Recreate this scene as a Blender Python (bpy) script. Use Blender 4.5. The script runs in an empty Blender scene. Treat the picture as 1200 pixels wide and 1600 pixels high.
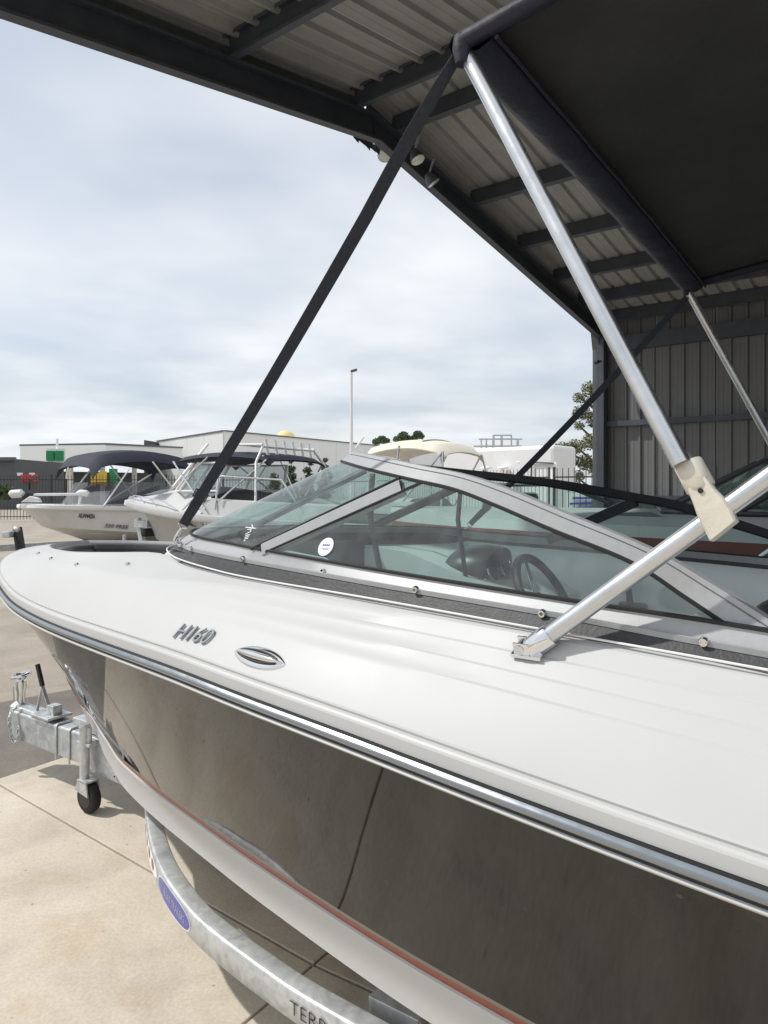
import bpy, bmesh, math, random
import numpy as np
from mathutils import Vector, Matrix
from mathutils.bvhtree import BVHTree
random.seed(7)
R = math.radians
scene = bpy.context.scene
C = scene.collection

# ------------------------------------------------------------------ camera
HC = 1.43                      # lens height above the ground
F = 1109.0                     # focal length in photo pixels (1200 wide)
HOR = 765.0                    # horizon row
cd = bpy.data.cameras.new('camera'); cam = bpy.data.objects.new('camera', cd); C.objects.link(cam)
cam.location = (0, 0, HC); cam.rotation_euler = (R(90), 0, 0)
cd.sensor_fit = 'VERTICAL'; cd.sensor_height = 32.0; cd.lens = 32.0 * F / 1600.0
cd.shift_y = -(800 - HOR) / 1600.0
cd.clip_start = 0.05; cd.clip_end = 3000
scene.camera = cam
scene.render.resolution_x = 768; scene.render.resolution_y = 1024

# ------------------------------------------------------------------ light
SUN = Vector((-0.82, 0.06, 1.00)).normalized()
elev = math.asin(SUN.z); azim = math.atan2(SUN.x, SUN.y)
sl = bpy.data.lights.new('sun', 'SUN'); sl.energy = 2.5; sl.angle = R(1.5); sl.color = (1.0, 0.965, 0.91)
so = bpy.data.objects.new('sun', sl); C.objects.link(so)
so.rotation_euler = SUN.to_track_quat('Z', 'Y').to_euler(); so.location = (-20, -6, 30)

world = bpy.data.worlds.new('World'); scene.world = world; world.use_nodes = True
nt = world.node_tree; nt.nodes.clear()
def wn(t, **k):
    n = nt.nodes.new(t)
    for a_, b_ in k.items(): setattr(n, a_, b_)
    return n
out = wn('ShaderNodeOutputWorld'); bg = wn('ShaderNodeBackground'); bg.inputs['Strength'].default_value = 0.1
sky = wn('ShaderNodeTexSky', sky_type='NISHITA', sun_disc=False, sun_elevation=elev, sun_rotation=azim)
sky.altitude = 10; sky.air_density = 1.0; sky.dust_density = 2.0; sky.ozone_density = 2.0
tc = wn('ShaderNodeTexCoord'); sep = wn('ShaderNodeSeparateXYZ'); nt.links.new(tc.outputs['Generated'], sep.inputs[0])
zz = wn('ShaderNodeMath', operation='ADD'); nt.links.new(sep.outputs[2], zz.inputs[0]); zz.inputs[1].default_value = 0.12
zm = wn('ShaderNodeMath', operation='MAXIMUM'); nt.links.new(zz.outputs[0], zm.inputs[0]); zm.inputs[1].default_value = 0.05
dx = wn('ShaderNodeMath', operation='DIVIDE'); nt.links.new(sep.outputs[0], dx.inputs[0]); nt.links.new(zm.outputs[0], dx.inputs[1])
dy = wn('ShaderNodeMath', operation='DIVIDE'); nt.links.new(sep.outputs[1], dy.inputs[0]); nt.links.new(zm.outputs[0], dy.inputs[1])
cmb = wn('ShaderNodeCombineXYZ'); nt.links.new(dx.outputs[0], cmb.inputs[0]); nt.links.new(dy.outputs[0], cmb.inputs[1])
n1 = wn('ShaderNodeTexNoise'); n1.inputs['Scale'].default_value = 0.55; n1.inputs['Detail'].default_value = 4; n1.inputs['Roughness'].default_value = 0.42
n1.inputs['Distortion'].default_value = 0.5
nt.links.new(cmb.outputs[0], n1.inputs['Vector'])
r1 = wn('ShaderNodeMapRange'); r1.inputs['From Min'].default_value = 0.30; r1.inputs['From Max'].default_value = 0.60; r1.inputs['To Min'].default_value = 0.36; r1.inputs['To Max'].default_value = 1.0
nt.links.new(n1.outputs['Fac'], r1.inputs['Value'])
n2 = wn('ShaderNodeTexNoise'); n2.inputs['Scale'].default_value = 1.3; n2.inputs['Detail'].default_value = 4; nt.links.new(cmb.outputs[0], n2.inputs['Vector'])
cr = wn('ShaderNodeValToRGB'); nt.links.new(n2.outputs['Fac'], cr.inputs['Fac'])
cr.color_ramp.elements[0].position = 0.36; cr.color_ramp.elements[0].color = (6.3, 6.75, 7.3, 1)
cr.color_ramp.elements[1].position = 0.60; cr.color_ramp.elements[1].color = (7.8, 8.05, 8.3, 1)
mx = wn('ShaderNodeMix', data_type='RGBA'); nt.links.new(r1.outputs[0], mx.inputs['Factor'])
nt.links.new(sky.outputs[0], mx.inputs['A']); nt.links.new(cr.outputs[0], mx.inputs['B'])
nt.links.new(mx.outputs['Result'], bg.inputs['Color']); nt.links.new(bg.outputs[0], out.inputs['Surface'])

vs = scene.view_settings
vs.view_transform = 'Standard'; vs.look = 'None'; vs.exposure = 0.30; vs.gamma = 1.0; vs.use_curve_mapping = False
scene.render.engine = 'CYCLES'
scene.cycles.max_bounces = 8; scene.cycles.transparent_max_bounces = 16; scene.cycles.diffuse_bounces = 4; scene.cycles.glossy_bounces = 4; scene.cycles.caustics_reflective = False; scene.cycles.caustics_refractive = False

# ------------------------------------------------------------------ frames
AX = 1.45; _n = math.hypot(AX, 1)
a_ = Vector((-AX / _n, 1 / _n)); w_ = Vector((1 / _n, AX / _n))
VC = 1.95; HEEL = 0.04
def W(u, d, z):
    """boat frame (forward, starboard offset from centre line, height relative to the lens) to world, with the slight list to starboard"""
    v = VC + d
    return Vector((a_.x * u + w_.x * v, a_.y * u + w_.y * v, HC + z - HEEL * (d + 0.9)))
def G3(u, v, z):
    return Vector((a_.x * u + w_.x * v, a_.y * u + w_.y * v, z))
def at(px, py, Y):
    return Vector(((px - 600) / F * Y, Y, HC - (py - HOR) / F * Y))
def onv(px, py, d):
    """point on the pixel ray at lateral offset d of the boat"""
    r = (px - 600) / F
    Y = (VC + d) / (w_.x * r + w_.y)
    return at(px, py, Y)
def ray(px, py):
    return Vector((0, 0, HC)), Vector(((px - 600) / F, 1, -(py - HOR) / F)).normalized()

def pch(tab):
    """smooth interpolator through (x, y) points"""
    tab = sorted(tab); X = np.array([p[0] for p in tab], float); Yv = np.array([p[1] for p in tab], float)
    h = np.diff(X); s = np.diff(Yv) / h; m = np.zeros_like(X)
    m[0] = s[0]; m[-1] = s[-1]
    for i in range(1, len(X) - 1):
        if s[i - 1] * s[i] <= 0: m[i] = 0
        else:
            w1 = 2 * h[i] + h[i - 1]; w2 = h[i] + 2 * h[i - 1]
            m[i] = (w1 + w2) / (w1 / s[i - 1] + w2 / s[i])
    def f(x):
        x = min(max(x, X[0]), X[-1]); i = min(int(np.searchsorted(X, x, 'right')) - 1, len(X) - 2); i = max(i, 0)
        t = (x - X[i]) / h[i]
        return float((1 + 2 * t) * (1 - t) ** 2 * Yv[i] + t * (1 - t) ** 2 * h[i] * m[i] + t * t * (3 - 2 * t) * Yv[i + 1] + t * t * (t - 1) * h[i] * m[i + 1])
    return f

# ------------------------------------------------------------------ materials
MAT = {}
def nodes(m): return m.node_tree.nodes, m.node_tree.links
def mat(name, col, rough=0.5, metal=0.0, var=0.0, vscale=8.0, bump=0.0, bscale=60.0, coat=0.0, spec=None, rvar=0.0, col2=None, detail=4):
    m = bpy.data.materials.new(name); m.use_nodes = True; N, Lk = nodes(m); b = N['Principled BSDF']
    b.inputs['Base Color'].default_value = (*col, 1); b.inputs['Roughness'].default_value = rough; b.inputs['Metallic'].default_value = metal
    if coat: b.inputs['Coat Weight'].default_value = coat; b.inputs['Coat Roughness'].default_value = 0.05
    if spec is not None: b.inputs['Specular IOR Level'].default_value = spec
    if var or rvar or bump:
        g = N.new('ShaderNodeNewGeometry')
        n = N.new('ShaderNodeTexNoise'); n.inputs['Scale'].default_value = vscale; n.inputs['Detail'].default_value = detail
        n.inputs['Roughness'].default_value = 0.6
        Lk.new(g.outputs['Position'], n.inputs['Vector'])
        if var:
            rp = N.new('ShaderNodeValToRGB'); Lk.new(n.outputs['Fac'], rp.inputs['Fac'])
            c2 = col2 if col2 else tuple(min(1, c * (1 + var)) for c in col); c1 = tuple(c * (1 - var) for c in col)
            rp.color_ramp.elements[0].position = 0.3; rp.color_ramp.elements[1].position = 0.7
            rp.color_ramp.elements[0].color = (*c1, 1); rp.color_ramp.elements[1].color = (*c2, 1)
            Lk.new(rp.outputs[0], b.inputs['Base Color'])
        if rvar:
            mr = N.new('ShaderNodeMapRange'); Lk.new(n.outputs['Fac'], mr.inputs['Value'])
            mr.inputs['From Min'].default_value = 0.3; mr.inputs['From Max'].default_value = 0.7
            mr.inputs['To Min'].default_value = max(0.02, rough - rvar); mr.inputs['To Max'].default_value = rough + rvar
            Lk.new(mr.outputs[0], b.inputs['Roughness'])
        if bump:
            nb = N.new('ShaderNodeTexNoise'); nb.inputs['Scale'].default_value = bscale; nb.inputs['Detail'].default_value = 5
            Lk.new(g.outputs['Position'], nb.inputs['Vector'])
            bp = N.new('ShaderNodeBump'); bp.inputs['Strength'].default_value = bump; bp.inputs['Distance'].default_value = 0.01
            Lk.new(nb.outputs['Fac'], bp.inputs['Height']); Lk.new(bp.outputs[0], b.inputs['Normal'])
    MAT[name] = m; return m

def glass(name, tint, refl=0.06, haze=0.0):
    m = bpy.data.materials.new(name); m.use_nodes = True; N, Lk = nodes(m); N.clear()
    o = N.new('ShaderNodeOutputMaterial'); t = N.new('ShaderNodeBsdfTransparent'); t.inputs[0].default_value = (*tint, 1)
    gl = N.new('ShaderNodeBsdfGlossy'); gl.inputs['Roughness'].default_value = 0.02
    lw = N.new('ShaderNodeLayerWeight'); lw.inputs[0].default_value = 0.5
    pw = N.new('ShaderNodeMath'); pw.operation = 'POWER'; pw.inputs[1].default_value = 4.5; Lk.new(lw.outputs['Facing'], pw.inputs[0])
    ml = N.new('ShaderNodeMath'); ml.operation = 'MULTIPLY_ADD'; ml.inputs[1].default_value = 0.75; ml.inputs[2].default_value = refl; Lk.new(pw.outputs[0], ml.inputs[0])
    mx = N.new('ShaderNodeMixShader'); Lk.new(ml.outputs[0], mx.inputs[0]); Lk.new(t.outputs[0], mx.inputs[1]); Lk.new(gl.outputs[0], mx.inputs[2])
    last = mx
    if haze:     # pale diffuse veil, mixed in unevenly, to brighten the view through the pane
        df = N.new('ShaderNodeBsdfDiffuse'); df.inputs[0].default_value = (0.72, 0.76, 0.76, 1)
        g = N.new('ShaderNodeNewGeometry'); n = N.new('ShaderNodeTexNoise'); n.inputs['Scale'].default_value = 30; n.inputs['Detail'].default_value = 8
        Lk.new(g.outputs['Position'], n.inputs['Vector'])
        mr = N.new('ShaderNodeMapRange'); Lk.new(n.outputs['Fac'], mr.inputs['Value']); mr.inputs['From Min'].default_value = 0.3; mr.inputs['From Max'].default_value = 0.75
        mr.inputs['To Min'].default_value = haze * 0.55; mr.inputs['To Max'].default_value = haze * 1.5
        m2 = N.new('ShaderNodeMixShader'); Lk.new(mr.outputs[0], m2.inputs[0]); Lk.new(mx.outputs[0], m2.inputs[1]); Lk.new(df.outputs[0], m2.inputs[2]); last = m2
    Lk.new(last.outputs[0], o.inputs[0]); MAT[name] = m; return m

mat('gelcoat', (0.52, 0.525, 0.522), 0.46, var=0.03, vscale=3.0, rvar=0.08, spec=0.3, detail=8)
mat('gelcoat_grey', (0.74, 0.76, 0.75), 0.4, var=0.04, vscale=5)
mat('rubber', (0.042, 0.043, 0.046), 0.55, var=0.25, vscale=30, bump=0.15, bscale=200)
mat('black_metal', (0.032, 0.033, 0.036), 0.42)
mat('gasket', (0.012, 0.012, 0.013), 0.6)
mat('chrome', (0.80, 0.80, 0.81), 0.10, 1.0)
mat('stainless', (0.70, 0.71, 0.72), 0.16, 1.0, rvar=0.06, vscale=40)
mat('rail_metal', (0.31, 0.335, 0.36), 0.24, 1.0, rvar=0.05, vscale=25)
mat('frame_silver', (0.37, 0.38, 0.39), 0.45, 0.10, var=0.05, vscale=60, bump=0.05, bscale=500)
mat('tube_metal', (0.64, 0.65, 0.66), 0.30, 0.95, var=0.07, vscale=18, rvar=0.08, detail=7)
mat('nylon', (0.62, 0.585, 0.50), 0.55, var=0.10, vscale=26, bump=0.1, bscale=120)
mat('canvas', (0.028, 0.028, 0.029), 0.8, var=0.25, vscale=4, bump=0.7, bscale=9)
mat('sleeve', (0.008, 0.008, 0.020), 0.62, var=0.2, vscale=20, bump=0.5, bscale=22)
mat('webbing', (0.026, 0.029, 0.040), 0.85, var=0.3, vscale=120, bump=0.3, bscale=700)
mat('vinyl_black', (0.016, 0.015, 0.017), 0.42, bump=0.2, bscale=40)
mat('vinyl_grey', (0.10, 0.10, 0.105), 0.38, bump=0.15, bscale=40)
mat('plastic_black', (0.02, 0.021, 0.023), 0.35)
mat('dial', (0.03, 0.032, 0.035), 0.15, coat=0.6)
mat('shed_steel', (0.065, 0.075, 0.095), 0.55, var=0.18, vscale=5)
mat('roof_sheet', (0.34, 0.34, 0.335), 0.5, 0.0, var=0.10, vscale=3)
mat('wall_sheet', (0.165, 0.168, 0.172), 0.55, var=0.08, vscale=2)
mat('trim_steel', (0.10, 0.115, 0.12), 0.45, var=0.12, vscale=5)
mat('white_paint', (0.78, 0.78, 0.77), 0.45, var=0.03, vscale=3)
mat('cream', (0.76, 0.70, 0.58), 0.7, var=0.05, vscale=6)
mat('navy', (0.012, 0.015, 0.032), 0.75, var=0.2, vscale=5)
mat('alloy', (0.72, 0.72, 0.70), 0.45, 0.1, var=0.05, vscale=6)
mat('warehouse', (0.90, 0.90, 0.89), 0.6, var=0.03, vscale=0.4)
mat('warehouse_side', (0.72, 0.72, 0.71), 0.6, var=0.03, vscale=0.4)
mat('dark_clad', (0.085, 0.09, 0.095), 0.6, var=0.1, vscale=1)
mat('fence_black', (0.03, 0.032, 0.036), 0.5)
mat('red', (0.62, 0.02, 0.04), 0.5)
mat('stripe_red', (0.19, 0.035, 0.025), 0.3, coat=0.3)
mat('stripe_brown', (0.26, 0.075, 0.045), 0.4, var=0.1, vscale=10)
mat('stripe_grey', (0.21, 0.195, 0.175), 0.4)
mat('green', (0.02, 0.26, 0.09), 0.5)
mat('yellow', (0.80, 0.52, 0.06), 0.5)
mat('pale_yellow', (0.78, 0.62, 0.30), 0.6)
mat('blue', (0.055, 0.075, 0.36), 0.35, coat=0.3)
mat('decal_white', (0.82, 0.82, 0.82), 0.4)
mat('decal_black', (0.03, 0.03, 0.032), 0.45)
mat('decal_grey', (0.13, 0.13, 0.13), 0.5)
mat('tyre', (0.018, 0.018, 0.018), 0.8, bump=0.2, bscale=120)
mat('bark', (0.14, 0.11, 0.085), 0.9, var=0.3, vscale=8, bump=0.5, bscale=20)
mat('leaf_olive', (0.17, 0.18, 0.085), 0.6, var=0.35, vscale=1.5)
mat('leaf_green', (0.075, 0.11, 0.045), 0.6, var=0.4, vscale=1.2)
mat('leaf_dark', (0.03, 0.05, 0.022), 0.7, var=0.3, vscale=0.3)
mat('lens', (0.75, 0.78, 0.74), 0.12, coat=0.5)
glass('glass_front', (0.76, 0.93, 0.88), 0.05, haze=0.10)
glass('glass_side', (0.72, 0.82, 0.80), 0.05, haze=0.055)
glass('glass_far', (0.70, 0.88, 0.83), 0.05, haze=0.05)
glass('glass_bg', (0.62, 0.70, 0.70), haze=0.15)
glass('vinyl_clear', (0.28, 0.28, 0.33), haze=0.10)

def hull_material():
    m = mat('hull_black', (0.02, 0.02, 0.02), 0.1); N, Lk = nodes(m); b = N['Principled BSDF']
    g = N.new('ShaderNodeNewGeometry')
    # dusty film: broken-up streaks and smears that dull the polish here and there
    mp = N.new('ShaderNodeMapping'); mp.inputs['Scale'].default_value = (3.0, 3.0, 1.2); Lk.new(g.outputs['Position'], mp.inputs['Vector'])
    n = N.new('ShaderNodeTexNoise'); n.inputs['Scale'].default_value = 1.6; n.inputs['Detail'].default_value = 9; n.inputs['Roughness'].default_value = 0.68; n.inputs['Distortion'].default_value = 0.6
    Lk.new(mp.outputs[0], n.inputs['Vector'])
    rp = N.new('ShaderNodeValToRGB'); Lk.new(n.outputs['Fac'], rp.inputs['Fac'])
    rp.color_ramp.elements[0].position = 0.35; rp.color_ramp.elements[0].color = (0.008, 0.0098, 0.0135, 1)
    rp.color_ramp.elements[1].position = 0.72; rp.color_ramp.elements[1].color = (0.030, 0.028, 0.025, 1)
    # dried mud splashes
    ms = N.new('ShaderNodeMapping'); ms.inputs['Scale'].default_value = (7.0, 7.0, 3.2); ms.inputs['Location'].default_value = (1.3, 4.1, 2.0); Lk.new(g.outputs['Position'], ms.inputs['Vector'])
    n5 = N.new('ShaderNodeTexNoise'); n5.inputs['Scale'].default_value = 0.8; n5.inputs['Detail'].default_value = 12; n5.inputs['Roughness'].default_value = 0.74; n5.inputs['Distortion'].default_value = 1.1; Lk.new(ms.outputs[0], n5.inputs['Vector'])
    r5 = N.new('ShaderNodeMapRange'); Lk.new(n5.outputs['Fac'], r5.inputs['Value']); r5.inputs['From Min'].default_value = 0.60; r5.inputs['From Max'].default_value = 0.80; r5.inputs['To Max'].default_value = 0.6
    m5 = N.new('ShaderNodeMix'); m5.data_type = 'RGBA'; Lk.new(r5.outputs[0], m5.inputs['Factor']); Lk.new(rp.outputs[0], m5.inputs['A']); m5.inputs['B'].default_value = (0.10, 0.068, 0.045, 1)
    vs5 = N.new('ShaderNodeTexVoronoi'); vs5.inputs['Scale'].default_value = 9; Lk.new(g.outputs['Position'], vs5.inputs['Vector'])
    v5 = N.new('ShaderNodeMapRange'); Lk.new(vs5.outputs['Distance'], v5.inputs['Value']); v5.inputs['From Min'].default_value = 0.015; v5.inputs['From Max'].default_value = 0.05; v5.inputs['To Min'].default_value = 0.5; v5.inputs['To Max'].default_value = 0.0
    m6 = N.new('ShaderNodeMix'); m6.data_type = 'RGBA'; Lk.new(v5.outputs[0], m6.inputs['Factor']); Lk.new(m5.outputs['Result'], m6.inputs['A']); m6.inputs['B'].default_value = (0.12, 0.11, 0.095, 1)
    Lk.new(m6.outputs['Result'], b.inputs['Base Color'])
    mr = N.new('ShaderNodeMapRange'); Lk.new(n.outputs['Fac'], mr.inputs['Value']); mr.inputs['From Min'].default_value = 0.3; mr.inputs['From Max'].default_value = 0.75
    mr.inputs['To Min'].default_value = 0.012; mr.inputs['To Max'].default_value = 0.055; Lk.new(mr.outputs[0], b.inputs['Roughness'])
    b.inputs['IOR'].default_value = 1.29
hull_material()

def galv_material():
    m = mat('galvanised', (0.5, 0.52, 0.53), 0.45, 0.55); N, Lk = nodes(m); b = N['Principled BSDF']
    g = N.new('ShaderNodeNewGeometry')
    vo = N.new('ShaderNodeTexVoronoi'); vo.inputs['Scale'].default_value = 75; vo.inputs['Randomness'].default_value = 1.0; Lk.new(g.outputs['Position'], vo.inputs['Vector'])
    n = N.new('ShaderNodeTexNoise'); n.inputs['Scale'].default_value = 16; n.inputs['Detail'].default_value = 7; n.inputs['Distortion'].default_value = 1.2; Lk.new(g.outputs['Position'], n.inputs['Vector'])
    bw = N.new('ShaderNodeRGBToBW'); Lk.new(vo.outputs['Color'], bw.inputs[0])
    md = N.new('ShaderNodeMath'); md.operation = 'MULTIPLY_ADD'; md.inputs[1].default_value = 0.16; Lk.new(bw.outputs[0], md.inputs[0])
    m2 = N.new('ShaderNodeMath'); m2.operation = 'MULTIPLY'; m2.inputs[1].default_value = 0.88; Lk.new(n.outputs['Fac'], m2.inputs[0]); Lk.new(m2.outputs[0], md.inputs[2])
    rp = N.new('ShaderNodeValToRGB'); Lk.new(md.outputs[0], rp.inputs['Fac'])
    rp.color_ramp.elements[0].position = 0.3; rp.color_ramp.elements[0].color = (0.40, 0.42, 0.435, 1)
    rp.color_ramp.elements[1].position = 0.72; rp.color_ramp.elements[1].color = (0.68, 0.70, 0.70, 1)
    Lk.new(rp.outputs[0], b.inputs['Base Color'])
    bp = N.new('ShaderNodeBump'); bp.inputs['Strength'].default_value = 0.25; bp.inputs['Distance'].default_value = 0.003
    Lk.new(n.outputs['Fac'], bp.inputs['Height']); Lk.new(bp.outputs[0], b.inputs['Normal'])
galv_material()

def ground_material(name, c1, c2, c3, stain, s1=1.3, speck=90, bump=0.35):
    m = mat(name, c1, 0.85); N, Lk = nodes(m); b = N['Principled BSDF']
    g = N.new('ShaderNodeNewGeometry')
    n = N.new('ShaderNodeTexNoise'); n.inputs['Scale'].default_value = s1; n.inputs['Detail'].default_value = 10; n.inputs['Roughness'].default_value = 0.65; n.inputs['Distortion'].default_value = 0.4
    Lk.new(g.outputs['Position'], n.inputs['Vector'])
    rp = N.new('ShaderNodeValToRGB'); Lk.new(n.outputs['Fac'], rp.inputs['Fac']); e = rp.color_ramp.elements
    e[0].position = 0.30; e[0].color = (*c2, 1); e[1].position = 0.70; e[1].color = (*c3, 1)
    k = e.new(0.5); k.color = (*c1, 1)
    n2 = N.new('ShaderNodeTexNoise'); n2.inputs['Scale'].default_value = 0.9; n2.inputs['Detail'].default_value = 5; n2.inputs['Roughness'].default_value = 0.7; n2.inputs['Distortion'].default_value = 1.0
    mp = N.new('ShaderNodeMapping'); mp.inputs['Location'].default_value = (3.1, 7.7, 0); Lk.new(g.outputs['Position'], mp.inputs['Vector']); Lk.new(mp.outputs[0], n2.inputs['Vector'])
    mr = N.new('ShaderNodeMapRange'); Lk.new(n2.outputs['Fac'], mr.inputs['Value']); mr.inputs['From Min'].default_value = 0.56; mr.inputs['From Max'].default_value = 0.76; mr.inputs['To Max'].default_value = 0.75
    mx = N.new('ShaderNodeMix'); mx.data_type = 'RGBA'; Lk.new(mr.outputs[0], mx.inputs['Factor']); Lk.new(rp.outputs[0], mx.inputs['A']); mx.inputs['B'].default_value = (*stain, 1)
    n3 = N.new('ShaderNodeTexNoise'); n3.inputs['Scale'].default_value = speck; n3.inputs['Detail'].default_value = 3; Lk.new(g.outputs['Position'], n3.inputs['Vector'])
    m3 = N.new('ShaderNodeMapRange'); Lk.new(n3.outputs['Fac'], m3.inputs['Value']); m3.inputs['From Min'].default_value = 0.3; m3.inputs['From Max'].default_value = 0.7; m3.inputs['To Min'].default_value = 0.90; m3.inputs['To Max'].default_value = 1.06
    mu = N.new('ShaderNodeMix'); mu.data_type = 'RGBA'; mu.blend_type = 'MULTIPLY'; mu.inputs['Factor'].default_value = 1.0
    Lk.new(mx.outputs['Result'], mu.inputs['A']); Lk.new(m3.outputs[0], mu.inputs['B']); vo = N.new('ShaderNodeTexVoronoi'); vo.inputs['Scale'].default_value = 11; Lk.new(g.outputs['Position'], vo.inputs['Vector'])
    vr = N.new('ShaderNodeMapRange'); Lk.new(vo.outputs['Distance'], vr.inputs['Value']); vr.inputs['From Min'].default_value = 0.03; vr.inputs['From Max'].default_value = 0.075; vr.inputs['To Min'].default_value = 0.55; vr.inputs['To Max'].default_value = 1.0
    m4 = N.new('ShaderNodeMix'); m4.data_type = 'RGBA'; m4.blend_type = 'MULTIPLY'; m4.inputs['Factor'].default_value = 1.0
    Lk.new(mu.outputs['Result'], m4.inputs['A']); Lk.new(vr.outputs[0], m4.inputs['B']); Lk.new(m4.outputs['Result'], b.inputs['Base Color'])
    bp = N.new('ShaderNodeBump'); bp.inputs['Strength'].default_value = bump; bp.inputs['Distance'].default_value = 0.006
    Lk.new(n3.outputs['Fac'], bp.inputs['Height']); Lk.new(bp.outputs[0], b.inputs['Normal'])
ground_material('concrete', (0.615, 0.55, 0.45), (0.48, 0.425, 0.345), (0.69, 0.625, 0.52), (0.48, 0.34, 0.19), s1=2.6, bump=0.18)
ground_material('bitumen', (0.36, 0.315, 0.255), (0.27, 0.238, 0.195), (0.43, 0.38, 0.31), (0.22, 0.195, 0.165), s1=0.9, speck=60, bump=0.6)
ground_material('bitumen_dark', (0.185, 0.165, 0.14), (0.14, 0.125, 0.105), (0.24, 0.214, 0.18), (0.13, 0.118, 0.10), s1=1.4, speck=55, bump=0.6)
mat('joint', (0.035, 0.032, 0.03), 0.95)

# ------------------------------------------------------------------ mesh helpers
EMPT = {}
def thing(name, label, cat, loc=(0, 0, 0), group=None):
    o = bpy.data.objects.new(name, None); C.objects.link(o); o.location = loc; o.empty_display_size = 0.2
    o['label'] = label; o['category'] = cat
    if group: o['group'] = group
    return o
def tag(o, label=None, cat=None, group=None, kind=None):
    if label: o['label'] = label
    if cat: o['category'] = cat
    if group: o['group'] = group
    if kind: o['kind'] = kind
    return o
def adopt(o, p):
    if p is not None:
        o.parent = p
        o.matrix_parent_inverse = Matrix.Translation(-Vector(p.location))
    return o
class MB:
    def __init__(s): s.v = []; s.f = []; s.uvz = None
    def add(s, v, f):
        k = len(s.v); s.v += [tuple(p) for p in v]; s.f += [tuple(i + k for i in q) for q in f]; return s
    def box(s, c, sx, sy, sz, X=(1, 0, 0), Y=(0, 1, 0), Z=(0, 0, 1)):
        c = Vector(c); X = Vector(X).normalized() * sx / 2; Y = Vector(Y).normalized() * sy / 2; Z = Vector(Z).normalized() * sz / 2
        v = [c + i * X + j * Y + k * Z for i in (-1, 1) for j in (-1, 1) for k in (-1, 1)]
        return s.add(v, [(0, 1, 3, 2), (4, 6, 7, 5), (0, 4, 5, 1), (2, 3, 7, 6), (0, 2, 6, 4), (1, 5, 7, 3)])
    def bar(s, p, q, wd, ht, up=(0, 0, 1)):
        p = Vector(p); q = Vector(q); D = q - p; L = D.length; D.normalize(); S = D.cross(Vector(up))
        if S.length < 1e-4: S = D.cross(Vector((1, 0, 0)))
        S.normalize(); U = S.cross(D)
        return s.box((p + q) / 2, L, wd, ht, D, S, U)
    def tube(s, path, r, n=12, caps=True, closed=False, flat=1.0):
        P = [Vector(p) for p in path]; N = len(P)
        rr = r if isinstance(r, (list, tuple)) else [r] * N
        T = []
        for i in range(N):
            if closed: t = P[(i + 1) % N] - P[i - 1]
            else: t = P[min(i + 1, N - 1)] - P[max(i - 1, 0)]
            T.append(t.normalized())
        ref = Vector((0, 0, 1)) if abs(T[0].z) < 0.9 else Vector((1, 0, 0))
        nrm = (ref - T[0] * ref.dot(T[0])).normalized(); v = []
        for i in range(N):
            nrm = (nrm - T[i] * nrm.dot(T[i])).normalized(); b = T[i].cross(nrm)
            for k in range(n):
                th = 2 * math.pi * k / n
                v.append(P[i] + (nrm * math.cos(th) * flat + b * math.sin(th)) * rr[i])
        f = []
        for i in range(N if closed else N - 1):
            for k in range(n):
                j = (i + 1) % N
                f.append((i * n + k, i * n + (k + 1) % n, j * n + (k + 1) % n, j * n + k))
        if caps and not closed: f += [tuple(range(n - 1, -1, -1)), tuple(range((N - 1) * n, N * n))]
        return s.add(v, f)
    def loft(s, rows, closed=False):
        n = len(rows[0]); v = [p for r in rows for p in r]; f = []
        for i in range(len(rows) - 1):
            for k in range(n if closed else n - 1):
                f.append((i * n + k, i * n + (k + 1) % n, (i + 1) * n + (k + 1) % n, (i + 1) * n + k))
        return s.add(v, f)
    def prism(s, poly, off):
        """closed solid: polygon pushed along a vector"""
        n = len(poly); off = Vector(off); v = [Vector(p) for p in poly] + [Vector(p) + off for p in poly]
        f = [tuple(range(n - 1, -1, -1)), tuple(range(n, 2 * n))] + [(i, (i + 1) % n, n + (i + 1) % n, n + i) for i in range(n)]
        return s.add(v, f)
    def sphere(s, c, rx, ry=None, rz=None, n=12, m=8):
        ry = ry or rx; rz = rz or rx; c = Vector(c); v = []; f = []
        for i in range(m + 1):
            ph = math.pi * i / m - math.pi / 2
            for k in range(n):
                th = 2 * math.pi * k / n
                v.append(c + Vector((rx * math.cos(ph) * math.cos(th), ry * math.cos(ph) * math.sin(th), rz * math.sin(ph))))
        for i in range(m):
            for k in range(n): f.append((i * n + k, i * n + (k + 1) % n, (i + 1) * n + (k + 1) % n, (i + 1) * n + k))
        return s.add(v, f)
    def mesh(s, name, m, smooth=True, angle=35, bevel=0):
        me = bpy.data.meshes.new(name); me.from_pydata(s.v, [], s.f); me.validate()
        bm = bmesh.new(); bm.from_mesh(me); bmesh.ops.remove_doubles(bm, verts=bm.verts, dist=1e-5)
        bmesh.ops.recalc_face_normals(bm, faces=bm.faces)
        if bevel:
            ed = [e for e in bm.edges if len(e.link_faces) == 2 and e.calc_face_angle(0) > R(40)]
            bmesh.ops.bevel(bm, geom=ed, offset=bevel, segments=2, affect='EDGES', profile=0.5)
        bm.to_mesh(me); bm.free()
        if smooth:
            me.polygons.foreach_set('use_smooth', [True] * len(me.polygons)); me.set_sharp_from_angle(angle=R(angle))
        me.materials.append(MAT[m]); return me
    def build(s, name, m, parent=None, smooth=True, angle=35, bevel=0):
        o = bpy.data.objects.new(name, s.mesh(name, m, smooth, angle, bevel)); C.objects.link(o); return adopt(o, parent)
def place(name, me, parent, loc, rot=None, scale=None):
    o = bpy.data.objects.new(name, me); C.objects.link(o); o.location = loc
    if rot is not None: o.rotation_euler = rot.to_euler() if hasattr(rot, 'to_euler') else rot
    if scale: o.scale = scale
    return adopt(o, parent)
def struct(o): o['kind'] = 'structure'; return o
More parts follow.
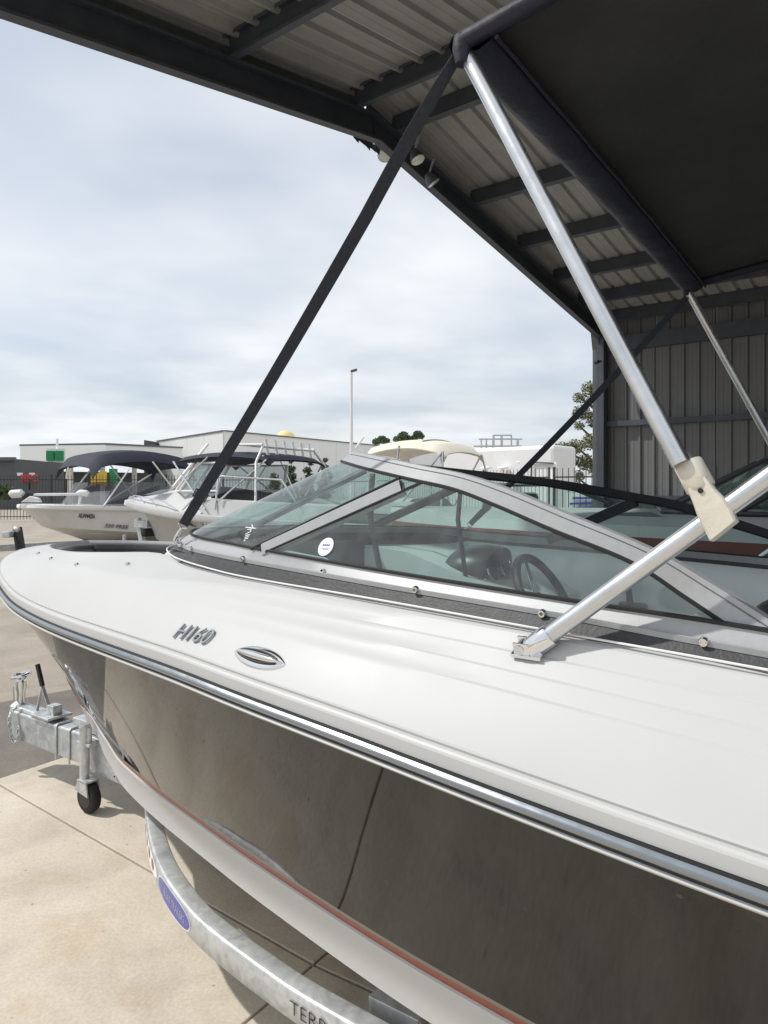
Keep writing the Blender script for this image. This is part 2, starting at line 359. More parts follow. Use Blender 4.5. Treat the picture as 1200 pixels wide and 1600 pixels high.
def text(name, s, m, parent, origin, X, Yd, size, extrude=0.001, bevel=0.0, width=None, shear=0.0, bold=0.0):
    cu = bpy.data.curves.new('t', 'FONT'); cu.body = s; cu.size = 1.0; cu.extrude = extrude / size; cu.bevel_depth = bevel / size
    cu.shear = shear; cu.offset = bold; cu.align_x = 'CENTER'; cu.align_y = 'CENTER'; cu.resolution_u = 3
    o = bpy.data.objects.new('t', cu); C.objects.link(o)
    dg = bpy.context.evaluated_depsgraph_get(); dg.update()
    me = bpy.data.meshes.new_from_object(o.evaluated_get(dg)); bpy.data.objects.remove(o); bpy.data.curves.remove(cu)
    X = Vector(X).normalized(); Z = X.cross(Vector(Yd)).normalized(); Y = Z.cross(X)
    sx = size
    if width:
        xs = [v.co.x for v in me.vertices]; sx = width / (max(xs) - min(xs))
    Mx = Matrix(((X.x * sx, Y.x * size, Z.x * size, origin[0]), (X.y * sx, Y.y * size, Z.y * size, origin[1]), (X.z * sx, Y.z * size, Z.z * size, origin[2]), (0, 0, 0, 1)))
    me.transform(Mx); me.materials.clear(); me.materials.append(MAT[m]); me.name = name
    o = bpy.data.objects.new(name, me); C.objects.link(o); return adopt(o, parent)

# ================================================================== SETTING
mb = MB(); mb.add([(-1500, -1500, -0.03), (1500, -1500, -0.03), (1500, 1500, -0.03), (-1500, 1500, -0.03)], [(0, 1, 2, 3)])
struct(mb.build('ground', 'bitumen', smooth=False))
mb = MB(); nst = 40; e_ = [4.85 + .05 * math.sin(i * 1.3) + .04 * math.sin(i * 3.1) for i in range(nst + 1)]
mb.loft([[G3(3.50, -8 + 20 * i / nst, -0.026) for i in range(nst + 1)], [G3(e_[i], -8 + 20 * i / nst, -0.026) for i in range(nst + 1)]])
struct(mb.build('bitumen_strip', 'bitumen_dark', smooth=False))
# concrete apron: a dark joint bed with separate slabs on it
def slab_u(i): return [3.57, 1.39, -0.9, -3.2, -5.5, -7.8][i]
def slab_v(i, j):
    base = [-7.6, -4.2, -1.2, 1.72, 4.7, 7.7, 10.6][j]
    return base + (0.06 if i == 0 else (-0.08 if i == 1 else 0.0)) * (1 if j == 3 else 0.3)
bed = MB(); bed.prism([G3(3.56, -7.5, -0.028), G3(-7.7, -7.5, -0.028), G3(-7.7, 10.5, -0.028), G3(3.56, 10.5, -0.028)], (0, 0, 0.010))
pav = struct(bed.build('concrete_pavement', 'joint', smooth=False))
for i in range(5):
    for j in range(6):
        q = [(slab_u(i), slab_v(i, j)), (slab_u(i + 1), slab_v(i + 1, j)), (slab_u(i + 1), slab_v(i + 1, j + 1)), (slab_u(i), slab_v(i, j + 1))]
        cu_ = sum(p[0] for p in q) / 4; cv_ = sum(p[1] for p in q) / 4; pts = []
        for (u, v) in q:
            g_ = 0.0045
            pts.append(G3(u + (g_ if u < cu_ else -g_), v + (g_ if v < cv_ else -g_), -0.02 + random.uniform(-.002, 0)))
        s_ = MB(); s_.prism(pts, (0, 0, 0.020)); s_.build('slab', 'concrete', pav, smooth=False, bevel=0.003)

# ================================================================== SHED
gx, gy = 0.608, 0.795; g_ = Vector((gx, gy, 0)); d_ = Vector((gy, -gx, 0)); UPV = Vector((0, 0, 1))
Y0 = 10.0
E0 = at(935, 522, Y0) + Vector((0, 0, .10))                       # top of the far corner column
half = 0.514 * Y0
RD = E0 - g_ * half; RD.z = HC + (765 - 213) / F * RD.y + .14
N0 = RD - g_ * 3.4; N0.z = RD.z - (RD.z - E0.z) * 1.18 * 3.4 / half  # unseen near slope cut short so the sun reaches the boat
SL = 13.0
shed = thing('open_shed', 'dark steel shed with corrugated roof and wall, open at its gable end', 'shed', (E0.x, E0.y, 0))
def sheet_mesh(width, length, pitch=0.19, h=0.029, name='roof_sheet', m='roof_sheet', pan=True):
    """trapezoid-rib sheet: x across, y down the length, ribs up (+z)"""
    n = int(round(width / pitch)); pts = []
    for i in range(n):
        x = i * pitch
        pts += [(x, 0), (x + pitch * 0.30, 0), (x + pitch * 0.335, 0.003), (x + pitch * 0.41, 0.003), (x + pitch * 0.445, 0), (x + pitch * 0.70, 0), (x + pitch * 0.79, h), (x + pitch * 0.91, h)]
    pts.append((n * pitch, 0))
    mb = MB(); mb.loft([[Vector((x, 0, z)) for x, z in pts], [Vector((x, length, z)) for x, z in pts]])
    mb.loft([[Vector((x, 0, z + .0008)) for x, z in pts], [Vector((x, length, z + .0008)) for x, z in pts]])
    me = mb.mesh(name, m, smooth=False); return me
def frame_rot(X, Y):
    X = Vector(X).normalized(); Y = Vector(Y).normalized(); Z = X.cross(Y).normalized()
    return Matrix(((X.x, Y.x, Z.x), (X.y, Y.y, Z.y), (X.z, Y.z, Z.z)))
far_dir = (E0 - RD); near_dir = (N0 - RD)
mf = sheet_mesh(0.76, far_dir.length + 0.12, name='roof_sheet'); mn = sheet_mesh(0.76, near_dir.length + 0.12, name='roof_sheet')
ns = int(SL / 0.76)
for i in range(ns):
    p = RD + d_ * (i * 0.76 - 0.05) + Vector((0, 0, 0.17 + (i % 2) * 0.001))
    o = place('roof_sheet', mf, shed, p, frame_rot(d_, far_dir))
    o2 = place('roof_sheet', mn, shed, p, frame_rot(d_, near_dir))
# purlins (lipped channels) running the length of the shed
def channel(p, q, h, b, up, side):
    up = Vector(up).normalized(); side = Vector(side).normalized(); t = 0.004; c = MB(); p = Vector(p); q = Vector(q); D = q - p
    prof = [(0, 0), (b, 0), (b, 0.018), (b - t, 0.018), (b - t, t), (t, t), (t, h - t), (b - t, h - t), (b - t, h - 0.018), (b, h - 0.018), (b, h), (0, h)]
    c.loft([[p + side * x + up * (y - h) for x, y in prof], [q + side * x + up * (y - h) for x, y in prof]], closed=True)
    return c
def roof_line(s, near):
    dr = near_dir if near else far_dir
    return RD + dr * s
for near in (0, 1):
    dr = (near_dir if near else far_dir).normalized(); nrm = dr.cross(d_).normalized()
    if nrm.z < 0: nrm = -nrm
    for s in ((0.045, 0.30, 0.50, 0.685, 0.84, 0.975) if not near else (0.067, 0.445, 0.82, 0.97)):
        p = roof_line(s, near) + nrm * 0.163 + d_ * 0.03
        channel(p, p + d_ * (SL - 0.1), 0.15, 0.06, nrm, dr).build('purlin', 'shed_steel', shed, smooth=False)
    # end rafter and inner rafters
    L = near_dir.length if near else far_dir.length
    for k, off in enumerate((0.02, 4.3, 8.6, SL - 0.15)):
        p = RD + d_ * off + nrm * 0.012
        channel(p + dr * 0.0, p + dr * L, 0.21, 0.075, nrm, d_).build('rafter', 'shed_steel', shed, smooth=False)
    # barge capping along the gable edge
    bc = MB(); p = RD - d_ * 0.075 + nrm * 0.06
    prof = [(0, -0.16), (0, 0.155), (0.16, 0.155), (0.16, 0.145), (0.012, 0.145), (0.012, -0.11), (0.03, -0.13), (0.03, -0.16)]
    bc.loft([[p + d_ * x + nrm * y for x, y in prof], [p + dr * (L + 0.1) + d_ * x + nrm * y for x, y in prof]], closed=True)
    bc.build('barge_capping', 'trim_steel', shed, smooth=False)
cap = MB(); c0 = RD + Vector((0, 0, 0.215))
cap.loft([[c0 + g_ * -0.18 + Vector((0, 0, -.03)), c0, c0 + g_ * 0.18 + Vector((0, 0, -.03))], [c0 + d_ * SL + g_ * -0.18 + Vector((0, 0, -.03)), c0 + d_ * SL, c0 + d_ * SL + g_ * 0.18 + Vector((0, 0, -.03))]])
cap.build('ridge_capping', 'trim_steel', shed, smooth=False)
# far wall: vertical ribbed sheets, girts, columns, eave beam and gutter
mw = sheet_mesh(0.76, E0.z + 0.13, pitch=0.19, h=0.028, name='wall_sheet', m='wall_sheet')
for i in range(ns):
    place('wall_sheet', mw, shed, E0 + g_ * 0.115 + d_ * (i * 0.76) + Vector((0, 0, 0.0)) - Vector((0, 0, E0.z - 0.02)), frame_rot(d_, UPV))
for z in (0.35, 1.35, HC + (765 - 659) / F * Y0, E0.z - 0.16):
    big = z > E0.z - 0.3
    p = Vector((E0.x, E0.y, z)) + g_ * 0.02 + d_ * 0.1
    channel(p, p + d_ * (SL - 0.2), 0.20 if big else 0.075, 0.09, UPV, g_).build('eave_beam' if big else 'girt', 'shed_steel', shed, smooth=False)
for k, off in enumerate((0.0, 4.3, 8.6, SL - 0.2)):
    p = Vector((E0.x, E0.y, 0)) + d_ * (off + 0.06)
    c = MB(); c.box(p + Vector((0, 0, E0.z / 2 + 0.02)), 0.10, 0.17, E0.z + 0.02, d_, g_); c.build('column', 'shed_steel', shed, smooth=False, bevel=0.008)
    if k != 0:
        pn = Vector((N0.x, N0.y, 0)) + d_ * (off + 0.06)
        c = MB(); c.box(pn + Vector((0, 0, N0.z / 2 + 0.02)), 0.10, 0.17, N0.z + 0.02, d_, g_); c.build('column', 'shed_steel', shed, smooth=False, bevel=0.008)
c = MB(); pc = Vector((E0.x, E0.y, 0)) - d_ * 0.055
c.prism([pc + g_ * -0.075, pc + g_ * 0.14, pc + g_ * 0.14 + d_ * 0.03, pc + g_ * -0.045 + d_ * 0.03, pc + g_ * -0.045 + d_ * 0.06, pc + g_ * -0.075 + d_ * 0.06], (0, 0, E0.z - 0.33))
c.build('corner_flashing', 'trim_steel', shed, smooth=False)
hn = MB(); hp = Vector((E0.x, E0.y, E0.z))
hn.prism([hp - d_ * 0.06 + Vector((0, 0, -.02)) - g_ * .16, hp - d_ * 0.06 + Vector((0, 0, -.02)) + g_ * .14, hp - d_ * .06 + Vector((0, 0, -.33)) + g_ * .14, hp - d_ * .06 + Vector((0, 0, -.33)) - g_ * .07], d_ * 0.10)
hn.build('haunch_plate', 'trim_steel', shed, smooth=False)
# closed back end
mbk = sheet_mesh(half * 1.98, 3.6, pitch=0.19, name='wall_sheet', m='wall_sheet')
for i in range(11):
    place('wall_sheet', mw, shed, Vector((N0.x, N0.y, 0.02)) + d_ * (SL - 0.05) + g_ * (i * 0.76), frame_rot(g_, UPV))
# torn flashing hanging at the ridge
tf = MB()
for k in range(5):
    p = RD - d_ * 0.09 + g_ * (-.12 + k * .07) + Vector((0, 0, -0.10))
    tf.add([p, p + g_ * .08 + Vector((0, 0, random.uniform(-.03, .02))), p + g_ * .06 - d_ * random.uniform(-.02, .03) + Vector((0, 0, -.09 - random.random() * .06)), p + g_ * -.01 + Vector((0, 0, -.07))], [(0, 1, 2, 3)])
tf.build('torn_flashing', 'trim_steel', shed, smooth=False)

# flood lights clustered below the ridge
def flood(px, py, off, yaw, label):
    o_, dr = ray(px, py); pl = RD - d_ * off
    t = (pl - o_).dot(d_) / dr.dot(d_); p = o_ + dr * t
    th = thing('flood_light', label, 'flood light', p, 'flood lights under the shed ridge')
    X = (d_ * math.cos(yaw) + g_ * math.sin(yaw)); aim = (d_ * 0.35 + g_ * yaw * 0.6 + Vector((0, 0, -0.75))).normalized(); S = aim.cross(UPV).normalized(); U = S.cross(aim)
    b = MB(); b.tube([p - aim * 0.05, p - aim * 0.02, p + aim * 0.035, p + aim * 0.045], [0.03, 0.045, 0.062, 0.064], 16); b.build('housing', 'shed_steel', th)
    l = MB(); l.tube([p + aim * 0.046, p + aim * 0.052, p + aim * 0.056], [0.060, 0.055, 0.012], 16); l.build('lens', 'lens', th)
    m_ = MB(); m_.bar(p - aim * 0.03, p + Vector((0, 0, 0.16)) + d_ * 0.03, 0.02, 0.012); m_.build('bracket', 'galvanised', th, smooth=False)
flood(601, 239, 0.10, -0.7, 'left floodlight of the cluster beneath the shed ridge')
flood(650, 243, -0.30, 0.1, 'middle floodlight of the cluster beneath the shed ridge')
flood(673, 279, -0.22, 0.7, 'lowest right floodlight of the cluster beneath the shed ridge')
wf = MB(); p = at(929, 566, 9.8)
wf.tube([p, p + Vector((.02, -.01, .0)), p + Vector((.10, .02, 0.02))], [0.03, 0.035, 0.01], 10)
tag(wf.build('security_camera', 'shed_steel'), 'small dark wall camera on the outer edge of the shed corner column', 'camera')

# ================================================================== MAIN BOAT
UB, UE = 3.30, -1.75
def hb(u):
    s = min(max((UB - u) / 3.4, 0), 1); return 1.1 * (1 - (1 - s) ** 2.2) ** 0.6
zR = pch([(-1.75, -.56), (-.6, -.485), (.09, -.438), (.466, -.408), (.676, -.392), (.906, -.379), (1.196, -.364), (1.5, -.359), (1.8, -.358), (2.15, -.352), (2.4, -.336), (2.9, -.303), (3.3, -.272)])
dC = pch([(-1.75, -.87), (-.5, -.87), (.2, -.85), (.66, -.81), (1.2, -.71), (1.65, -.59), (2.15, -.42), (2.6, -.2), (2.9, -.06), (3.1, 0)])
zC = pch([(-1.75, -1.02), (-.5, -.94), (.5, -.908), (1.0, -.903), (1.4, -.907), (1.82, -.925), (2.13, -.945), (2.43, -.975), (2.81, -1.0), (3.1, -.98)])
dG = pch([(-1.75, -.985), (-.5, -.985), (.1, -.972), (.6, -.94), (1.0, -.90), (1.25, -.878), (1.5, -.86), (1.82, -.81), (2.34, -.63), (2.7, -.46), (2.95, -.32), (3.12, -.17), (3.22, 0)])
zG = pch([(-1.75, -.37), (-.5, -.275), (.1, -.234), (.38, -.2215), (.6, -.214), (.88, -.206), (1.08, -.203), (1.3, -.206), (1.5, -.214), (1.83, -.2106), (2.14, -.217), (2.34, -.214), (2.7, -.228), (3.0, -.232), (3.22, -.225)])
dJ = pch([(-1.75, -.965), (-.35, -.965), (.1, -.96), (.6, -.925), (1.0, -.88), (1.25, -.83), (1.45, -.785), (1.6, -.755), (1.91, -.735), (2.3, -.60), (2.58, -.46), (2.8, -.33), (2.95, -.19), (3.04, 0)])
zJ = pch([(-1.75, -.36), (-.5, -.268), (.107, -.230), (.23, -.221), (.376, -.2175), (.553, -.209), (.716, -.203), (.878, -.199), (1.079, -.193), (1.249, -.187), (1.45, -.172), (1.56, -.163), (1.75, -.172), (2.0, -.184), (2.5, -.200), (2.8, -.207), (3.04, -.203)])
NS = 84
def us(start, t): return start - (start - UE) * t ** 2.0
def side(fn):
    """rows for both sides: fn(t, sgn) -> list of points"""
    return [[fn(k / NS, -1) for k in range(NS + 1)], [fn(k / NS, 1) for k in range(NS + 1)]]
boat = thing('bowrider_boat', 'white-decked bowrider with glossy black hull and silver framed windscreen, on trailer', 'boat', W(0.8, 0, -HC))
boat.location.z = 0.0
def Rp(t): u = us(UB, t); return (u, -hb(u), zR(u))
def Cp(t): u = us(3.1, t); return (u, dC(u), zC(u))
def Gp(t): u = us(3.22, t); return (u, dG(u), zG(u))
def Jp(t): u = us(3.04, t); return (u, dJ(u), zJ(u))
def lerp(p, q, s): return tuple(a + (b - a) * s for a, b in zip(p, q))
def hull_pt(t, s):
    p = lerp(Rp(t), Cp(t), s); bow = (1 - t) ** 6
    bul = 4 * s * (1 - s)
    k = max(0, 1 - t * 2.2)
    u = p[0] + bul * 0.115 * bow + 0.05 * math.sin(math.pi * s) * bow * s; d = p[1] + bul * 0.018 * (1 - bow) + bul * 0.05 * k * (1 - bow) * (0.5 - s)
    return (u, d, p[2])
def strip_rows(mb, fns):
    for sg in (1, -1):
        mb.loft([[W(*(lambda q: (q[0], q[1] * sg, q[2]))(fn(k / NS))) for k in range(NS + 1)] for fn in fns])
hull = MB()
SS = [0.012 + (0.945 - 0.012) * i / 16 for i in range(17)]
strip_rows(hull, [lambda t, s=s: hull_pt(t, s) for s in SS])
for nm, s0, s1, m_ in (): pass
# transom
tr = [W(*hull_pt(1, s)) for s in SS]; trr = [W(hull_pt(1, s)[0], -hull_pt(1, s)[1], hull_pt(1, s)[2]) for s in SS]
hull.loft([tr, trr])
hull_o = hull.build('hull', 'hull_black', boat, angle=50)
st = MB(); strip_rows(st, [lambda t: hull_pt(t, .945), lambda t: hull_pt(t, .963)]); st.build('grey_stripe', 'stripe_grey', hull_o, angle=60)
st = MB(); strip_rows(st, [lambda t: hull_pt(t, .963), lambda t: hull_pt(t, 1.0)]); st.build('brown_stripe', 'stripe_brown', hull_o, angle=60)
def Kp(t):
    u = us(3.1, t); return (u, 0, -.98 - .28 * (1 - math.exp(-(3.1 - u) * 1.6)) - 0.02 * max(0, 1.0 - u))
def chin(t, dz, dd):
    p = hull_pt(t, 1.0); f_ = min(1, t * 3.5)
    return (p[0] - 0.02 * (1 - f_) * dz / .1, min(0, p[1] + dd * f_), p[2] - dz * f_)
bt = MB()
strip_rows(bt, [lambda t: chin(t, 0, 0), lambda t: chin(t, .003, -.004), lambda t: chin(t, .009, -.004), lambda t: chin(t, .022, .006), lambda t: chin(t, .102, .014), lambda t: chin(t, .112, .04),
                lambda t: lerp(chin(t, .112, .04), Kp(t), .4), lambda t: lerp(chin(t, .112, .04), Kp(t), .75), Kp])
bt.build('bottom', 'gelcoat', boat, angle=40)
# rub rail: white lower lip, dark rubber bed, half-round stainless insert
def rr(t, dd, dz):
    p = Rp(t); u = p[0]; e = 0.01
    # outward normal of the sheer line in plan
    du = 1e-3; h1 = hb(min(UB, u + du)); h0 = hb(u - du); nx, ny = (h0 - h1), 2 * du
    n_ = math.hypot(nx, ny); nx, ny = nx / n_, ny / n_
    return (u + nx * dd, -(hb(u) + ny * dd), p[2] + dz)
rl = MB(); strip_rows(rl, [lambda t: rr(t, -.004, -.0215), lambda t: rr(t, .005, -.0215), lambda t: rr(t, .0085, -.0180), lambda t: rr(t, .005, -.0140), lambda t: rr(t, -.004, -.0140)]); rl.build('lower_lip', 'gelcoat', boat, angle=60)
rl = MB(); strip_rows(rl, [lambda t: rr(t, -.004, -.0140), lambda t: rr(t, .006, -.0135), lambda t: rr(t, .007, -.009), lambda t: rr(t, .0065, .0066), lambda t: rr(t, -.002, .0085)]); rub = rl.build('rub_rail', 'gasket', boat, angle=60)
rl = MB(); strip_rows(rl, [lambda t, k=k: rr(t, .0062 + .0065 * math.sin(math.pi * k / 8), -.0105 + .0165 * k / 8) for k in range(9)]); rl.build('rail_insert', 'rail_metal', rub, angle=80)
# deck topsides
def top_pt(t, s, k=0.0):
    p = rr(t, -.006, .038); q = Gp(t); r = lerp(p, q, s); b = 4 * s * (1 - s)
    return (r[0], r[1] - b * .005 - k, r[2] + b * .003)
def fade(t): u = us(3.25, t); return min(1, max(0, (1.25 - u) / 0.7))
dk = MB()
fn = [lambda t: rr(t, -.004, .0080), lambda t: rr(t, .000, .0086), lambda t: rr(t, .000, .027), lambda t: rr(t, -.0015, .0305), lambda t: rr(t, -.0045, .0335), lambda t: rr(t, -.006, .037), lambda t: rr(t, -.0045, .041), lambda t: top_pt(t, .03)]
fn += [lambda t, s=s: top_pt(t, s) for s in (.07, .15, .25, .35, .44)]
fn += [lambda t: top_pt(t, .50, 0), lambda t: top_pt(t, .518, -.003 * fade(t)), lambda t: top_pt(t, .60, -.003 * fade(t)), lambda t: top_pt(t, .66, -.002 * fade(t)), lambda t: top_pt(t, .676, -.005 * fade(t)), lambda t: top_pt(t, .78, -.004 * fade(t)), lambda t: top_pt(t, .82, -.003 * fade(t)),
       lambda t: top_pt(t, .836, -.006 * fade(t)), lambda t: top_pt(t, .93, -.002 * fade(t)), lambda t: top_pt(t, 1.0)]
fn += [lambda t: lerp(Gp(t), Jp(t), .12), lambda t: lerp(Gp(t), Jp(t), .5), lambda t: lerp(Gp(t), Jp(t), .9), lambda t: Jp(t)]
def jin(t, dd, dz):
    """offset of the inner deck edge towards the inside of the boat"""
    p = Jp(t); e = .004; q0 = Jp(max(t - e, 0)); q1 = Jp(min(t + e, 1))
    tx, ty = q1[0] - q0[0], q1[1] - q0[1]
    if t < e: tx, ty = 0.0, -1.0
    L = math.hypot(tx, ty) or 1; nx, ny = ty / L, -tx / L
    if ny < 0 or (t < e and nx > 0): nx, ny = -nx, -ny
    if t < e: nx, ny = -1.0, 0.0
    return (p[0] + nx * dd, min(0.0, p[1] + ny * dd), p[2] + dz)
fn += [lambda t: jin(t, .012, .003), lambda t: jin(t, .022, -.008), lambda t: jin(t, .03, -.03)]
strip_rows(dk, fn)
deck_o = dk.build('deck', 'gelcoat', boat, angle=22)
# bow well: padded coaming, cushions, floor
NB = 46
def bw(fnj, mb):
    for sg in (1, -1):
        mb.loft([[W(*(lambda q: (q[0], q[1] * sg, q[2]))(f(k / NS))) for k in range(NB + 1)] for f in fnj])
b1 = MB(); bw([lambda t: jin(t, .026, -.025), lambda t: jin(t, .034, -.014), lambda t: jin(t, .044, -.012), lambda t: jin(t, .052, -.02), lambda t: jin(t, .056, -.05)], b1); b1.build('coaming_pad', 'vinyl_grey', boat, angle=60)
b2 = MB(); bw([lambda t: jin(t, .050, -.035), lambda t: jin(t, .065, -.04), lambda t: jin(t, .085, -.06), lambda t: jin(t, .14, -.24), lambda t: jin(t, .15, -.30), lambda t: jin(t, .18, -.315), lambda t: jin(t, .34, -.31), lambda t: jin(t, .36, -.34), lambda t: jin(t, .37, -.60), lambda t: (Jp(t)[0], 0, -.85)], b2); b2.build('bow_cushion', 'vinyl_black', boat, angle=60)
# windscreen base line (port aft -> round the front -> starboard aft)
def mirror_path(tab): return tab + [(u, -d, *r) for (u, d, *r) in tab[::-1][1:]]
def spline(pts, n=8):
    """Catmull-Rom through points"""
    P = [np.array(p, float) for p in pts]; out_ = []
    for i in range(len(P) - 1):
        p0 = P[max(i - 1, 0)]; p1 = P[i]; p2 = P[i + 1]; p3 = P[min(i + 2, len(P) - 1)]
        for k in range(n):
            t = k / n
            out_.append(tuple(0.5 * ((2 * p1) + (-p0 + p2) * t + (2 * p0 - 5 * p1 + 4 * p2 - p3) * t * t + (-p0 + 3 * p1 - 3 * p2 + p3) * t ** 3)))
    out_.append(tuple(P[-1])); return out_
ZL = [(-.55, -.965, -.272), (.107, -.960, -.230), (.376, -.943, -.2175), (.716, -.914, -.2025), (1.079, -.864, -.193), (1.249, -.830, -.185), (1.42, -.79, -.170), (1.53, -.725, -.153), (1.595, -.60, -.147), (1.66, -.33, -.145), (1.69, 0, -.142)]
ZT = [(-.55, -.948, -.254), (.107, -.944, -.2105), (.376, -.926, -.192), (.716, -.898, -.1755), (1.079, -.848, -.158), (1.249, -.814, -.151), (1.405, -.775, -.142), (1.51, -.712, -.128), (1.572, -.59, -.122), (1.637, -.325, -.119), (1.667, 0, -.117)]
ZF = [(-.55, -.935, -.230), (.107, -.929, -.1835), (.376, -.911, -.170), (.716, -.882, -.152), (1.068, -.836, -.132), (1.225, -.80, -.123), (1.378, -.762, -.115), (1.478, -.70, -.104), (1.54, -.58, -.099), (1.604, -.32, -.096), (1.634, 0, -.094)]
low = spline(mirror_path(ZL)); topl = spline(mirror_path(ZT)); frm = spline(mirror_path(ZF))
inw = lambda path, k, dz: [(u - (k if abs(d) < .7 and u > 1.3 else 0) , d - math.copysign(k, d) * (1 if abs(d) > .45 else abs(d) / .45), z + dz) for u, d, z in path]
ws = MB()
ws.loft([[W(*p) for p in r] for r in (inw(low, .004, -.006), inw(low, -.007, -.002), inw(low, -.007, .004), low, topl, inw(topl, .012, .001), inw(low, .03, -.004))])
screen = ws.build('windscreen_base', 'rubber', boat, angle=30)
wl = MB(); off = lambda path, k: [(u + (k * .6 if u > 1.3 else 0), d + math.copysign(k, d) * min(1, abs(d) / .3) * -1 * -1, z) for u, d, z in path]
pl_ = [(u, d, z) for u, d, z in low]
def shift(path, k, dz):   # push outwards (away from centre) and up
    r = []
    for i, (u, d, z) in enumerate(path):
        a0 = path[max(i - 1, 0)]; a1 = path[min(i + 1, len(path) - 1)]; tx, ty = a1[0] - a0[0], a1[1] - a0[1]; L = math.hypot(tx, ty) or 1
        nx, ny = -ty / L, tx / L
        if nx * u * 0 + ny * d + nx * (u - .6) < 0: nx, ny = -nx, -ny
        r.append((u + nx * k, d + ny * k, z + dz))
    return r
wl.tube([W(*p) for p in shift(low, .0075, .0065)], .0017, 6); wl.build('pinstripe', 'decal_white', screen)
fl = MB(); t1 = shift(topl, .003, -.002); t2 = shift(topl, .004, .006); f1 = shift(frm, .002, -.004); f2 = shift(frm, .002, .0); f3 = shift(frm, -.012, .0); t3 = shift(topl, -.012, -.002)
fl.loft([[W(*p) for p in r] for r in (t3, t1, t2, [lerp(a, b, .12) for a, b in zip(topl, frm)], f1, f2, f3, t3)]); low_frame = fl.build('lower_frame', 'frame_silver', screen, angle=30)
sb = MB(); sb.tube([W(*lerp(p, q, .16)) for p, q in zip(shift(topl, .0035, 0), shift(frm, .0035, 0))], .0028, 8); sb.build('screw_cover', 'frame_silver', low_frame)
# top rail
TT = [(.090, -.9225, -.179), (.174, -.905, -.131), (.262, -.888, -.086), (.406, -.859, -.034), (.52, -.832, .006), (.619, -.805, .033), (.726, -.772, .052), (.845, -.722, .074), (.95, -.66, .092), (1.03, -.585, .103), (1.10, -.43, .110), (1.17, -.22, .114), (1.20, 0, .115)]
TB = [(.175, -.918, -.1765), (.222, -.902, -.150), (.300, -.886, -.106), (.425, -.862, -.066), (.535, -.838, -.028), (.630, -.814, .001), (.740, -.786, .021), (.865, -.738, .043), (.975, -.676, .063), (1.06, -.60, .078), (1.135, -.44, .086), (1.21, -.225, .090), (1.24, 0, .091)]
tt = spline(mirror_path(TT)); tb = [lerp(p_, q_, .84) for p_, q_ in zip(tt, spline(mirror_path(TB)))]
half_n = len(tt) // 2
def rail_mesh(i0, i1, m, name, par):
    mb = MB(); A = tt[i0:i1 + 1]; B = tb[i0:i1 + 1]
    Ao = shift(tt, .003, 0)[i0:i1 + 1]; Bo = shift(tb, .003, 0)[i0:i1 + 1]; Ai = shift(tt, -.016, .0)[i0:i1 + 1]; Bi = shift(tb, -.013, .0)[i0:i1 + 1]
    Am = [lerp(a, b, .22) for a, b in zip(Ao, Bo)]; An = [lerp(a, b, .27) for a, b in zip(shift(tt, .0, 0)[i0:i1 + 1], B)]
    mb.loft([[W(*p) for p in r] for r in (Ai, A, Ao, Am, An, [lerp(a, b, .3) for a, b in zip(Ao, Bo)], Bo, Bi, Ai)]); return mb.build(name, m, par, angle=30)
ic = 8 * 11 + 4       # to just past the centre hinge
rail_mesh(0, 8 * 10, 'frame_silver', 'top_rail', screen); far_rail = rail_mesh(8 * 10, len(tt) - 1, 'black_metal', 'top_rail', screen)  # centre and starboard: black inner face and its shade in one colour
gk = MB(); gk.tube([W(*p) for p in shift(tb, .001, -.002)], .0042, 6); gk.build('gasket', 'gasket', screen)
gk = MB(); gk.tube([W(*p) for p in shift(frm, .001, .003)], .0036, 6); gk.build('gasket', 'gasket', screen)
# panes: front and both sides
def pane(i0, i1, m, name, top=tb, bot=frm):
    mb = MB(); rows = []
    for k in range(7):
        s = k / 6; rows.append([W(*lerp(b, t, s)) for b, t in zip(bot[i0:i1 + 1], top[i0:i1 + 1])])
    mb.loft(rows); return mb.build(name, m, screen, angle=60)
# pillars join the lower frame to the top rail; below, index of path where the pillar stands
def near_idx(path, u, d): return min(range(len(path)), key=lambda i: (path[i][0] - u) ** 2 + (path[i][1] - d) ** 2)
ib = near_idx(frm, 1.095, -.83); it_ = near_idx(tb, .745, -.785)
nb_, nt_ = len(frm), len(tb)
def resamp(path, i0, i1, n):
    out_ = []
    for k in range(n + 1):
        x = i0 + (i1 - i0) * k / n; j = min(int(x), len(path) - 2); out_.append(lerp(path[j], path[j + 1], x - j))
    return out_
def pane2(b, t, m, name):
    mb = MB(); mb.loft([[W(*lerp(p, q, k / 6)) for p, q in zip(b, t)] for k in range(7)]); return mb.build(name, m, screen, angle=60)
iend_b = near_idx(frm, .16, -.926)
side_b = resamp(frm, iend_b, ib, 24); side_t = resamp(tb, 0, it_, 24)
pane2(side_b, side_t, 'glass_side', 'side_pane')
mi = lambda r: [(u, -d, z) for u, d, z in r]
pane2(mi(side_b), mi(side_t), 'glass_far', 'side_pane')
fb = resamp(frm, ib, nb_ - 1 - ib, 60); ft = resamp(tb, it_, nt_ - 1 - it_, 60)
n1_, n2_ = 22, 38
pane2(fb[:n1_ + 1], ft[:n1_ + 1], 'glass_front', 'front_pane'); pane2(fb[n1_:n2_ + 1], ft[n1_:n2_ + 1], 'glass_far', 'front_pane'); pane2(fb[n2_:], ft[n2_:], 'glass_far', 'front_pane')
